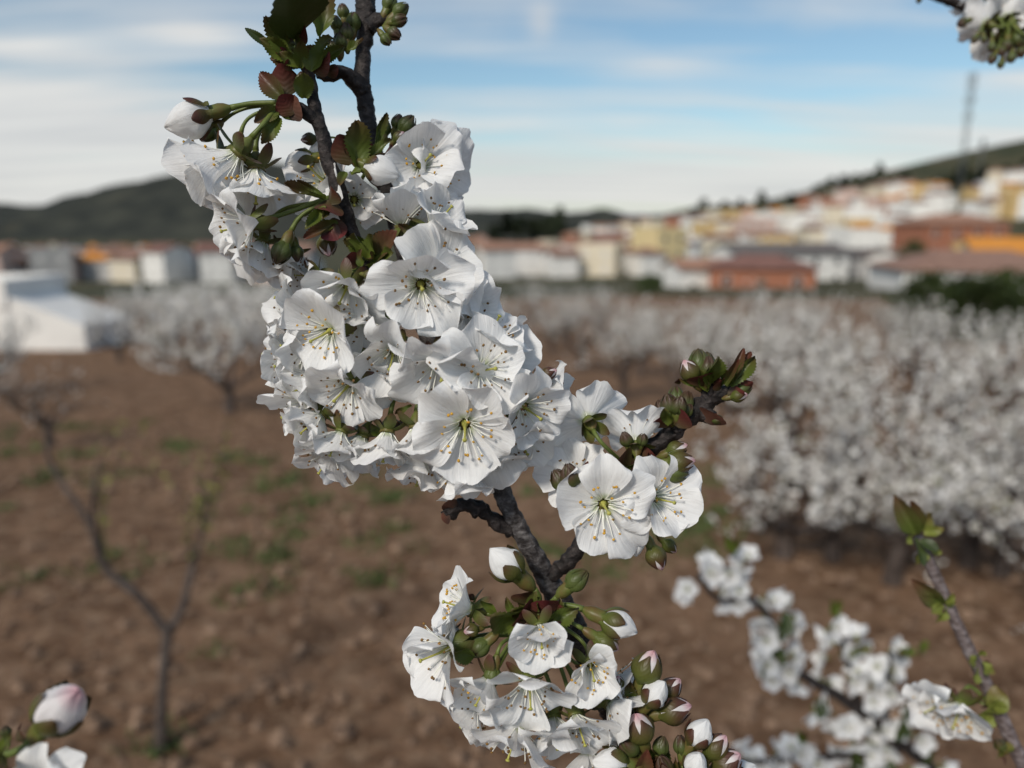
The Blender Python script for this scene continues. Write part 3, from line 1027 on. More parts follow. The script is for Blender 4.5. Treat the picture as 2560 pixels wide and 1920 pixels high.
# ------------------------------------------------------------------ sapling, weeds, clods
def sapling():
    p, d = ground_hit(402, 1872)
    d = (p - CAM).dot(FW)
    r = empty('young_sapling', p)
    tag(r, 'slim young tree with forked bare trunk and sparse yellow green shoots', 'tree')
    I = Matrix.Translation(p)
    inv = I.inverted()

    def path(pts):
        return [(*(inv @ P(a_, b_, d + c_)), r_) for a_, b_, c_, r_ in pts]

    wood = [[(400, 1885, 0, .027), (402, 1800, 0, .022), (408, 1700, 0.01, .021), (418, 1590, 0.02, .021), (424, 1560, .02, .016)],
            [(418, 1585, .02, .02), (380, 1530, 0, .018), (330, 1475, -.03, .017), (275, 1435, -.05, .016), (245, 1380, -.08, .015), (232, 1310, -.10, .011), (232, 1240, -.12, .008), (238, 1170, -.12, .005)],
            [(238, 1340, -.08, .012), (200, 1270, -.10, .011), (150, 1200, -.10, .010), (118, 1130, -.12, .007), (118, 1060, -.12, .004)],
            [(420, 1585, .02, .018), (455, 1520, .06, .016), (475, 1440, .1, .014), (490, 1390, .12, .011), (505, 1320, .12, .006), (515, 1240, .12, .004)]]
    V, F = [], []
    for pts in wood:
        tube(catmull(path(pts), 30), 10, .10, 40, V=V, F=F)
    put('trunk', mesh('sapling_trunk', V, F, M_youngbark), I, r)
    rnd = random.Random(4)
    V, F = [], []
    VL, FL = [], []
    for k in range(15):
        src = catmull(path(wood[rnd.choice([1, 3, 3])]), 30)[rnd.randint(8, 29)]
        q = Vector(src[:3])
        dr = Vector((rnd.gauss(0, .35), rnd.gauss(0, .25), 1)).normalized()
        pts = [(*q, .004)]
        for i in range(6):
            dr = (dr + Vector((rnd.gauss(0, .1), rnd.gauss(0, .1), .03))).normalized()
            q = q + dr * rnd.uniform(.04, .07)
            pts.append((*q, .0035 - i * .0004))
            for _ in range(2):
                leaf_cloud(VL, FL, q, .02, 1, .012, rnd=rnd)
        tube(pts, 5, V=V, F=F)
    put('shoots', mesh('sapling_shoots', V, F, M_youngbark), I, r)
    o = put('leaves', mesh('sapling_leaves', VL, FL, noisy('sapling_leaf', (0.12, 0.13, 0.02), (0.22, 0.22, 0.04), 30, rough=.6), smooth=False), I, r)
    tag(o, kind='stuff')


sapling()


def clods():
    rnd = random.Random(8)
    V, F = [], []
    for i in range(5200):
        y = 1.2 + 9.5 * rnd.random() ** 1.7
        x = rnd.uniform(-.9, .9) * (y + .6)
        s = rnd.choice([.010, .014, .020, .028, .040]) * rnd.uniform(.7, 1.3) * (0.8 + y * .05)
        c = Vector((x, y, gz(x, y) + s * .25))
        b = len(V)
        for v in ((0, 0, 1), (1, 0, .2), (.3, .95, .15), (-.8, .6, .2), (-.8, -.6, .1), (.3, -.95, .2), (0, 0, -.8)):
            V.append(c + Vector(v) * s * rnd.uniform(.65, 1.2))
        for k in range(5):
            F.append((b, b + 1 + k, b + 1 + (k + 1) % 5))
            F.append((b + 6, b + 1 + (k + 1) % 5, b + 1 + k))
    tag(put('soil_clods', mesh('soil_clods', V, F, noisy('clod_soil', (0.085, 0.050, 0.032), (0.30, 0.20, 0.135), 9, rough=.95, sat=(.3, .7)), smooth=False)),
        'loose brown clods and stones lying on the orchard soil', 'soil', kind='stuff')
    V, F = [], []
    spots = []
    for _ in range(230):
        px, py = rnd.uniform(-50, 1800), 1060 + 420 * rnd.random() ** 1.6
        if noise.noise(Vector((px * .004, py * .009, 2.2))) < -.05: continue
        spots.append((px, py, rnd.uniform(.5, 1.1)))
    spots += [(570, 1150, 1.6), (660, 1160, 1.3), (720, 1205, 1.5), (780, 1260, 1.5), (690, 1220, 1.5), (190, 1140, 1.5), (60, 1130, 1.5), (100, 1440, .9), (540, 1630, .7), (395, 1868, .8), (410, 1878, .6),
              (1740, 1330, 1.8), (1780, 1300, 1.8), (1700, 1350, 1.6), (330, 1190, 1.2), (450, 1130, 1.3), (1000, 1240, 1.2), (1330, 1230, 1.2), (460, 1120, 1.2)]
    for px, py, s in spots:
        p, d = ground_hit(px, py)
        for _ in range(60):
            q = p + Vector((rnd.gauss(0, .075), rnd.gauss(0, .09), 0)) * s
            h = rnd.uniform(.02, .065) * s
            an = rnd.uniform(0, 6.28)
            u = Vector((math.cos(an), math.sin(an), 0)) * .008 * s
            ld = Vector((rnd.gauss(0, .5), rnd.gauss(0, .5), 1)).normalized() * h
            b = len(V)
            q.z = gz(q.x, q.y) - .005
            V += [q - u, q + u, q + ld * .6 + u * .9, q + ld, q + ld * .6 - u * .9]
            F.append((b, b + 1, b + 2, b + 3, b + 4))
    tag(put('weed_tufts', mesh('weed_tufts', V, F, noisy('weed_green', (0.045, 0.075, 0.022), (0.10, 0.14, 0.04), 12, rough=.7), smooth=False)),
        'low green weeds scattered over the brown soil', 'weeds', kind='stuff')


clods()


# ------------------------------------------------------------------ blossom pieces (shared meshes, sizes in metres)
def petal_mesh(seed, L=.0150, W=.0068, cup=.22, side=.35, ruf=.035, notch=.05, refl=0.0, nx=13, ny=13, mat=None):
    rnd = random.Random(seed)
    V, F, uv = [], [], []
    ph, ph2, fr = rnd.uniform(0, 6.28), rnd.uniform(0, 6.28), rnd.uniform(1.1, 1.9)
    fold = rnd.uniform(-.10, .10)
    bend = rnd.uniform(-.12, .12)
    for j in range(ny):
        t = j / (ny - 1)
        t = t ** .9
        wv = W * (.14 + .86 * math.sin(math.pi * min(1, .02 + .63 * t)) ** 1.15)
        for i in range(nx):
            s = i / (nx - 1) * 2 - 1
            edge = t ** 5
            x = s * wv * (1 + .07 * noise.noise(Vector((seed * 3.1, t * 2.2, s * 1.0))))
            y = L * t * (1 - .36 * (s * s) * t ** 3)
            y += L * edge * (.035 * noise.noise(Vector((s * 2.6, seed * 1.7, 2))) + .022 * noise.noise(Vector((s * 7, seed * 2.3, 5))))
            y -= L * notch * edge * math.exp(-(s / .16) ** 2)
            x += bend * L * t * t
            z = L * cup * t * t - L * refl * max(0, t - .5) ** 2 * 4
            z += side * wv * s * s * (.35 + .65 * (1 - t))
            z += ruf * L * t * t * (math.sin(fr * 3.14 * s + ph) * (.35 + .65 * abs(s)) + .7 * math.sin(5.2 * s + ph2) * t * t)
            z += fold * L * t * s
            z += .035 * L * t * noise.noise(Vector((s * 1.8, t * 2.4, seed * 4.4)))
            V.append((x, y, z))
            uv.append((i / (nx - 1), t))
    for j in range(ny - 1):
        for i in range(nx - 1):
            a_ = j * nx + i
            F.append((a_, a_ + 1, a_ + nx + 1, a_ + nx))
    return mesh('petal', V, F, mat or M_petal, uv=uv)


PET_OPEN = [petal_mesh(k, L=.0150 + .0008 * (k % 3), W=.0080 + .0005 * (k % 4), cup=-.08 + .09 * (k % 4), side=.35 + .15 * (k % 3), refl=.08 * (k % 3), ruf=.055 + .025 * (k % 3), notch=.03 + .03 * (k % 3)) for k in range(10)]
PET_CUP = [petal_mesh(20 + k, L=.0145, W=.0084, cup=-.20 - .07 * (k % 3), side=.55, ruf=.06, notch=.04, refl=-.05) for k in range(6)]
PET_FRILL = [petal_mesh(40 + k, L=.0150, W=.0082, cup=-.05, side=.2, ruf=.10 + .02 * (k % 3), notch=.07, refl=.10) for k in range(6)]


def anther(V, F, fm, c, d, r, mi):
    b = len(V)
    x = d.orthogonal().normalized()
    y = d.cross(x)
    for zz_, rr in ((-.9, .45), (-.3, 1.0), (.45, .95), (1.0, .4)):
        for k in range(6):
            an = k * 1.0472
            V.append(c + d * zz_ * r * 1.15 + (x * math.cos(an) * 1.15 + y * math.sin(an) * .8) * r * rr)
    for j in range(3):
        for k in range(6):
            F.append((b + j * 6 + k, b + j * 6 + (k + 1) % 6, b + j * 6 + 6 + (k + 1) % 6, b + j * 6 + 6 + k))
            fm.append(mi)
    F.append(tuple(b + 18 + k for k in range(6)))
    fm.append(mi)
    F.append(tuple(b + 5 - k for k in range(6)))
    fm.append(mi)


def stamens_mesh(seed, spread, mats, n=22, L=.0090):
    rnd = random.Random(seed)
    V, F, fm = [], [], []
    for k in range(n):
        an = k * 2.39996 + rnd.uniform(-.3, .3)
        th = R_(spread) * math.sqrt((k + .6) / n) * rnd.uniform(.8, 1.15) + R_(6)
        ln = L * rnd.uniform(.68, 1.12)
        rad = Vector((math.cos(an), math.sin(an), 0))
        p = rad * .0017 + Vector((0, 0, -.0005))
        pts = [(*p, .00019)]
        for i in range(1, 6):
            u = i / 5
            a2 = th * (.75 + .45 * u)
            p = p + (rad * math.sin(a2) + Vector((0, 0, math.cos(a2)))) * ln / 5 + Vector((rnd.gauss(0, 1), rnd.gauss(0, 1), 0)) * .00012
            pts.append((*p, .00019 - .00007 * u))
        f0 = len(F)
        tube(pts, 5, V=V, F=F, cap=False)
        fm += [0] * (len(F) - f0)
        dd = Vector((rnd.gauss(0, 1), rnd.gauss(0, 1), rnd.gauss(0, 1))).normalized()
        anther(V, F, fm, p, dd, rnd.uniform(.00034, .00046), 1)
    return mesh('stamens', V, F, mats, fm=fm)


STAM = {'y': [stamens_mesh(k, sp, [M_fil, M_anth]) for k, sp in ((1, 42), (2, 50), (3, 30))],
        'b': [stamens_mesh(k, sp, [M_fil, M_anthb]) for k, sp in ((4, 46), (5, 56), (6, 34))]}
_V, _F = tube(catmull([(0, 0, -.003, .0011), (0, 0, -.001, .00115), (0, 0, .0006, .0006), (.0002, 0, .004, .00034), (.0004, .0002, .0082, .00032), (.0004, .0002, .0090, .00036), (.0004, .0002, .0094, .00068), (.0004, .0002, .0098, .0006)], 24), 8)
ME_pistil = mesh('pistil', _V, _F, M_pist)


def lathe(prof, seg=14, wob=0.0):
    V, F = [], []
    for z, r in prof:
        for k in range(seg):
            an = k / seg * 6.28319
            rr = r * (1 + wob * math.cos(5 * an))
            V.append((rr * math.cos(an), rr * math.sin(an), z))
    for j in range(len(prof) - 1):
        for k in range(seg):
            F.append((j * seg + k, j * seg + (k + 1) % seg, (j + 1) * seg + (k + 1) % seg, (j + 1) * seg + k))
    F.append(tuple(range(seg))[::-1])
    F.append(tuple((len(prof) - 1) * seg + k for k in range(seg)))
    return V, F


_V, _F = lathe([(-.0068, .0007), (-.0062, .0009), (-.0052, .0015), (-.0040, .0021), (-.0022, .0024), (-.0010, .0025), (-.0002, .0027), (-.0006, .0019), (-.0014, .0015)], 15, .05)
ME_calyx = mesh('calyx', _V, _F, M_calyx)


def sepal_mesh(seed, L=.0066, W=.0019, curl=-.25):
    V, F, uv = [], [], []
    nx, ny = 5, 8
    for j in range(ny):
        t = j / (ny - 1)
        wv = W * (.75 + .45 * math.sin(math.pi * t * .8)) * (1 - t ** 4 * .72)
        for i in range(nx):
            s = i / (nx - 1) * 2 - 1
            V.append((s * wv, L * t, L * curl * t * t - .22 * wv * s * s + .02 * L * noise.noise(Vector((s, t * 3, seed)))))
            uv.append((i / (nx - 1), t))
    for j in range(ny - 1):
        for i in range(nx - 1):
            a_ = j * nx + i
            F.append((a_, a_ + 1, a_ + nx + 1, a_ + nx))
    return mesh('sepal', V, F, M_sepal, uv=uv)


SEP = [sepal_mesh(k, curl=c) for k, c in ((1, -.25), (2, -.45), (3, -.1))]


def stalk_mesh(p0, t0, p1, t1, r0=.00075, r1=.0008, bow=.5):
    """stalk from p0 (leaving along t0) to p1 (arriving along t1), local coordinates"""
    ln = (p1 - p0).length
    a_, b_ = p0 + t0 * ln * bow, p1 - t1 * ln * bow * .8
    pts = []
    n = 16
    for i in range(n):
        u = i / (n - 1)
        q = p0 * (1 - u) ** 3 + a_ * 3 * u * (1 - u) ** 2 + b_ * 3 * u * u * (1 - u) + p1 * u ** 3
        pts.append((*q, r0 + (r1 - r0) * u + .0005 * max(0, .12 - u) * 4))
    V, F = tube(pts, 8)
    return mesh('stalk', V, F, M_stalk)


frng = random.Random(77)


def flower(parent, pos, face, rad, opening=20, roll=None, anth='y', node=None, petals=None, spread=None, sep_ang=-35, stam=True, skip=()):
    """one open blossom: calyx with five petals, stamens, pistil, five sepals and its stalk to the node"""
    rnd = frng
    s = rad / .0176
    roll = rnd.uniform(0, 1.2566) if roll is None else R_(roll)
    M = frame(pos, face, roll, s)
    fo = put('flower', ME_calyx, M, parent)
    bank = petals or (PET_OPEN if opening < 45 else PET_CUP)
    for k in range(5):
        if k in skip: continue
        a_ = R_(opening + 5 + rnd.uniform(-14, 16) + (28 if rnd.random() < .08 else 0))
        L = Matrix.Rotation(k * 1.25664 + rnd.uniform(-.13, .13), 4, 'Z') @ Matrix.Translation((0, .0019, -.0004 + .0003 * (k % 2))) @ Matrix.Rotation(a_, 4, 'X') @ Matrix.Rotation(rnd.uniform(-.24, .24), 4, 'Y') @ Matrix.Scale(rnd.uniform(.86, 1.08), 4)
        put('petal', bank[rnd.randrange(len(bank))], M @ L, fo)
    for k in range(5):
        a_ = R_(sep_ang + rnd.uniform(-22, 18))
        L = Matrix.Rotation(k * 1.25664 + .62832 + rnd.uniform(-.1, .1), 4, 'Z') @ Matrix.Translation((0, .0023, -.0012)) @ Matrix.Rotation(a_, 4, 'X')
        put('sepal', SEP[rnd.randrange(3)], M @ L, fo)
    if stam:
        k = {None: rnd.randrange(2), 'n': 2, 'w': 1}[spread]
        so = put('stamens', STAM[anth][k], M @ Matrix.Rotation(rnd.uniform(0, 6.28), 4, 'Z'), fo)
        tag(so, kind='stuff')
        put('pistil', ME_pistil, M, fo)
    if node is not None:
        inv = M.inverted()
        nn = inv @ node
        p0 = Vector((0, 0, -.0066))
        put('stalk', stalk_mesh(p0, Vector((0, 0, -1)), nn, (nn - p0).normalized()), M, fo)
    return fo


# --- buds
def egg(z, Lb=.0105, R=.0042):
    u = max(0.0, min(1.0, z / Lb))
    return R * (math.sin(math.pi * u ** .86) ** .74 if 0 < u < 1 else 0) * (1 - .10 * u) + (.0012 if u < .05 else 0)


def bud_core(mat, Lb=.0105, R=.0042, twist=2.2, crease=.07):
    V, F, uv = [], [], []
    ny, nx = 18, 30
    for j in range(ny):
        u = .02 + .975 * j / (ny - 1)
        for i in range(nx):
            an = i / nx * 6.28319
            q = an * 1.5 + twist * u * 2 + .3 * math.sin(an * 2)
            saw = (q / 6.28319 * 2) % 1.0
            r = egg(u * Lb, Lb, R) * (1 - crease + crease * 1.6 * saw ** .6 * min(1, u * 3))
            V.append((r * math.cos(an), r * math.sin(an), u * Lb + .0003 * math.sin(3 * an) * u))
            uv.append((i / nx, .2 + .8 * u))
    for j in range(ny - 1):
        for i in range(nx):
            F.append((j * nx + i, j * nx + (i + 1) % nx, (j + 1) * nx + (i + 1) % nx, (j + 1) * nx + i))
    F.append(tuple((ny - 1) * nx + k for k in range(nx)))
    return mesh('folded_petals', V, F, mat, uv=uv)


CORE = {'w': bud_core(M_petal, .0105, .0042, 1.7, .13), 'p': bud_core(M_pinkp), 'W': bud_core(M_petal, .0135, .0056, 1.6, .10), 'g': bud_core(M_gbud, .0092, .0031), 'q': bud_core(M_pinkp, .0115, .0048, 2.0, .10)}


def bud_sepal(Lb, R, cover, hw, lift_=.00025, mat=None):
    V, F, uv = [], [], []
    nx, ny = 7, 10
    for j in range(ny):
        t = j / (ny - 1)
        z = t * cover * Lb
        wv = hw * (.80 + .35 * math.sin(math.pi * t * .75)) * (1 - t ** 3.2 * .86)
        for i in range(nx):
            s = i / (nx - 1) * 2 - 1
            an = s * wv
            r = egg(max(z, .0006), Lb, R) * 1.02 + lift_ * (1 + 1.2 * (1 - s * s)) + .0005 * t ** 6
            V.append((r * math.sin(an), -r * math.cos(an), z - .0002))
            uv.append((i / (nx - 1), t))
    for j in range(ny - 1):
        for i in range(nx - 1):
            a_ = j * nx + i
            F.append((a_, a_ + 1, a_ + nx + 1, a_ + nx))
    n = len(V)
    V2, F2 = [], []
    for k in range(5):
        an = k * 1.25664 + random.Random(k + int(cover * 100)).uniform(-.10, .10)
        c_, s_ = math.cos(an), math.sin(an)
        V2 += [(x * c_ - y * s_, x * s_ + y * c_, z) for x, y, z in V]
        F2 += [tuple(i + n * k for i in f) for f in F]
    return mesh('sepals', V2, F2, mat or M_sepal, uv=uv * 5)


BSEP = {'w': bud_sepal(.0105, .0042, .66, .50), 'q': bud_sepal(.0115, .0048, .68, .52), 'p': bud_sepal(.0105, .0042, .93, .68), 'W': bud_sepal(.0135, .0056, .45, .42), 'g': bud_sepal(.0092, .0031, 1.0, .66, .00034, mat=M_gbud)}
BLEN = {'q': .0115, 'w': .0105, 'p': .0105, 'W': .0135, 'g': .0092}
_V, _F = lathe([(-.0058, .0007), (-.0052, .0010), (-.0040, .0017), (-.0025, .0021), (-.0008, .0021), (.0004, .0022), (.0010, .0020)], 14, .06)
ME_bcal = mesh('bud_calyx', _V, _F, M_calyx)


def bud(parent, base, tip, kind='w', node=None, fat=1.0):
    d = tip - base
    s = d.length / (BLEN[kind] + .0030)
    M = frame(base + d.normalized() * .0030 * s, d, frng.uniform(0, 6.28), s) @ Matrix.Diagonal((fat, fat, 1, 1))
    bo = put('bud', ME_bcal, M, parent)
    put('folded_petals', CORE[kind], M, bo)
    put('sepals', BSEP[kind], M, bo)
    if node is not None:
        inv = M.inverted()
        nn = inv @ node
        p0 = Vector((0, 0, -.0055))
        put('stalk', stalk_mesh(p0, Vector((0, 0, -1)), nn, (nn - p0).normalized()), M, bo)
    return bo


# --- leaves, bracts, bud scales
def leaf_mesh(seed, L=.010, W=.0032, fold=.5, curl=.15, serr=.10, mat=None, ny=26, wave=.04):
    V, F, uv = [], [], []
    nx = 7
    rnd = random.Random(seed)
    for j in range(ny):
        t = j / (ny - 1)
        wv = W * (math.sin(math.pi * (t * .93 + .05)) ** .75)
        for i in range(nx):
            s = i / (nx - 1) * 2 - 1
            tooth = serr * (1 if j % 2 else -.4) if abs(s) > .95 else 0
            x = s * wv * (1 + tooth)
            y = L * (t + (.012 if tooth > 0 else 0))
            z = fold * abs(x) + L * curl * t * t + wave * L * math.sin(t * 7 + seed + s) * abs(s)
            V.append((x, y, z))
            uv.append((i / (nx - 1), t))
    for j in range(ny - 1):
        for i in range(nx - 1):
            a_ = j * nx + i
            F.append((a_, a_ + 1, a_ + nx + 1, a_ + nx))
    return mesh('leaf', V, F, mat, uv=uv)


LEAF = {'b': [leaf_mesh(k, fold=.65, curl=c, serr=.16, mat=M_bract, wave=.12) for k, c in ((1, .25), (2, -.2), (3, .5))],
        'y': [leaf_mesh(k, W=.0024, fold=.6, curl=c, serr=.14, mat=M_young, wave=.12) for k, c in ((11, .3), (12, -.3))],
        'd': [leaf_mesh(4, W=.0030, fold=.25, curl=.1, serr=.07, mat=M_leafd)],
        'r': [leaf_mesh(k, W=.0026, fold=.9, curl=c, serr=.10, mat=M_leafr) for k, c in ((5, .2), (6, -.15))],
        's': [leaf_mesh(k, W=.0042, fold=-.55, curl=c, serr=0.0, mat=M_scale, ny=12) for k, c in ((7, .3), (8, .5))],
        'k': [leaf_mesh(k, W=.0048, fold=-.5, curl=.4, serr=0.02, mat=M_scaleb, ny=12) for k in (9, 10)]}
LNAME = {'y': 'leaf', 'b': 'leaf', 'd': 'leaf', 'r': 'leaf', 's': 'bud_scale', 'k': 'bud_scale'}


def leaf(parent, base, tip, kind='b', face=None, wide=1.0):
    d = tip - base
    f = face or cdir(frng.uniform(-.6, .6), frng.uniform(-.5, .5), 1)
    M = frame_y(base, d, f, d.length / .010, wide * (.66 if kind in 'br' else .85))
    return put(LNAME[kind], LEAF[kind][frng.randrange(len(LEAF[kind]))], M, parent)


def wood(parent, path, name='branch', rough=.20, freq=340, ring=.07, mat=None, seg=22, step=.0009, conv=H, thin=1.0):
    """path: [(px, py, mm, radius_mm)]; a bark covered limb"""
    pts = [(*conv(a_, b_, c_), r_ * thin / 1000) for a_, b_, c_, r_ in path]
    ln = sum((Vector(pts[i + 1][:3]) - Vector(pts[i][:3])).length for i in range(len(pts) - 1))
    n = max(8, min(420, int(ln / step)))
    org = WORLD[parent.name].translation
    dense = [(q[0] - org.x, q[1] - org.y, q[2] - org.z, q[3]) for q in catmull(pts, n)]
    V, F = tube(dense, seg, rough, freq, ring=ring)
    return put(name, mesh('branch', V, F, mat or M_bark), Matrix.Translation(org), parent)


def knot(parent, px, py, mm, r, n, kinds, conv=H, size=(7, 12), up=(0, 1)):
    """a few bracts and scales fanned round a spur end; size in mm"""
    for _ in range(n):
        an = frng.uniform(0, 6.28)
        d = cdir(math.cos(an) + up[0] * .8, math.sin(an) + up[1] * .8, frng.uniform(-.3, .9))
        b = conv(px + frng.gauss(0, r * .4), py + frng.gauss(0, r * .4), mm + frng.uniform(-1, 2))
        k = frng.choice(kinds)
        ln = frng.uniform(*size) / 1000 * (.6 if k in 'sk' else 1)
        leaf(parent, b, b + d * ln, k, face=cdir(-d.dot(RT) * .5, -d.dot(UP) * .5, 1), wide=frng.uniform(.9, 1.4))


# ------------------------------------------------------------------ the blossoming branch in focus
base = Vector((0.22, 0.42, gz(.22, .42)))
BR = empty('cherry_branch', base)
tag(BR, 'dark barked cherry branch in sharp focus, crowded with white blossoms and buds', 'branch')

wood(BR, [(1400, 1500, -8, 3.6), (1450, 1600, -10, 3.8), (1505, 1720, -12, 4.0), (1570, 1850, -14, 4.2), (1680, 2060, -20, 4.6), (1850, 2500, -40, 5.5), (2000, 3300, -70, 7), (2150, 4800, -120, 9.5)], rough=.10)
lo = H(2150, 4800, -120)
org = BR.location
V, F = tube(catmull([(*(lo - org), .0095), (.03, .01, (lo.z - org.z) * .85, .012), (.02, 0, .6, .018), (0, 0, .2, .024), (0, 0, -.1, .03)], 60), 14, .1, 60)
put('branch', mesh('branch', V, F, M_bark), Matrix.Translation(org), BR)
# main stem from the fork up behind the big cluster
wood(BR, [(1452, 1604, -10, 3.7), (1395, 1498, -8, 3.5), (1345, 1405, -6, 3.0), (1305, 1335, -5, 2.75), (1270, 1265, -5, 2.6), (1238, 1185, -7, 2.6), (1170, 1040, -10, 2.5), (1090, 890, -10, 2.5), (1040, 760, -10, 2.4), (1010, 650, -9, 2.3)], ring=.08, mat=M_barkg, rough=.15)
# rear stem to the top
wood(BR, [(1040, 765, -10, 2.4), (1012, 645, -11, 2.4), (975, 500, -12, 2.45), (945, 410, -13, 2.4), (928, 340, -13, 2.4), (915, 270, -13, 2.5), (906, 200, -13, 2.55), (908, 130, -13, 2.2), (914, 60, -13, 2.9), (915, 0, -13, 2.9), (912, -120, -14, 2.6), (905, -260, -16, 2.2)], ring=.09, rough=.24)
wood(BR, [(908, 235, -12, 2.2), (885, 200, -10, 2.6), (855, 180, -8, 1.9), (820, 186, -7, 1.8), (795, 180, -5, 1.6)], ring=.12, rough=.36)
wood(BR, [(920, 70, -12, 2.6), (945, 52, -12, 2.0), (985, 48, -12, 1.6)], rough=.28)
# front left twig
wood(BR, [(1030, 750, -8, 2.2), (940, 680, -5, 2.0), (895, 615, -3, 1.95), (868, 545, -1, 2.05), (845, 470, 0, 2.2), (820, 395, 1, 2.1), (803, 330, 1, 2.0), (788, 275, 1, 1.75), (778, 215, 1, 1.6), (770, 160, 1, 1.5)], ring=.09, rough=.24)
wood(BR, [(792, 300, 1, 1.9), (770, 285, 2, 1.9), (745, 268, 2, 1.5), (715, 255, 2, 1.5)], rough=.28)
wood(BR, [(858, 520, 0, 2.0), (842, 500, 1, 2.2), (825, 492, 2, 1.6)], rough=.28)
# right twig
wood(BR, [(1372, 1452, -6, 2.2), (1395, 1425, -5, 2.0), (1430, 1392, -4, 2.3), (1470, 1330, -5, 2.0), (1520, 1240, -4, 2.0), (1570, 1175, -3, 2.0), (1625, 1125, -2, 2.3), (1680, 1080, -1, 2.5), (1725, 1040, 0, 2.6), (1765, 1005, 0, 2.3), (1800, 985, 1, 2.2), (1835, 968, 1, 1.6)], ring=.14, rough=.34)
wood(BR, [(1740, 1030, 0, 2.2), (1768, 1040, 1, 2.2), (1785, 1045, 2, 1.8)], rough=.3)
wood(BR, [(1690, 1075, 0, 2.2), (1690, 1050, 1, 2.6), (1688, 1030, 1, 2.4)], rough=.3)
wood(BR, [(1775, 1000, 0, 2.0), (1768, 975, 1, 2.0), (1762, 960, 1, 1.8)], rough=.3)
# dead spur below the big cluster
wood(BR, [(1275, 1330, -5, 2.2), (1225, 1292, -3, 2.0), (1190, 1270, -2, 2.3), (1160, 1262, -1, 1.9), (1135, 1268, 0, 1.2)], ring=.3, rough=.5, freq=420)
wood(BR, [(1150, 1262, -1, 1.5), (1125, 1280, 0, 1.9), (1110, 1290, 1, 1.2)], ring=.3, rough=.5, freq=420)
# lower right spur carrying the bud bunches
wood(BR, [(1500, 1700, -11, 2.6), (1545, 1770, -5, 2.0), (1590, 1790, -2, 1.8)], rough=.28)
wood(BR, [(1560, 1840, -12, 2.6), (1640, 1920, -6, 2.0), (1700, 1960, -3, 1.8)], rough=.28)

NODE = {'A': H(705, 255, 2), 'B': H(822, 494, 2), 'C': H(915, 640, 0), 'D': H(985, 760, -2), 'E': H(1075, 900, -3), 'F': H(1140, 1010, -3), 'G': H(930, 400, -8), 'H': H(1010, 640, -6),
        'R': H(1570, 1170, 0), 'R2': H(1620, 1130, 0), 'L': H(1345, 1525, 1), 'M': H(1290, 1585, 2), 'S': H(1590, 1775, 1), 'T': H(1690, 1940, 0), 'U': H(1400, 1260, -2)}

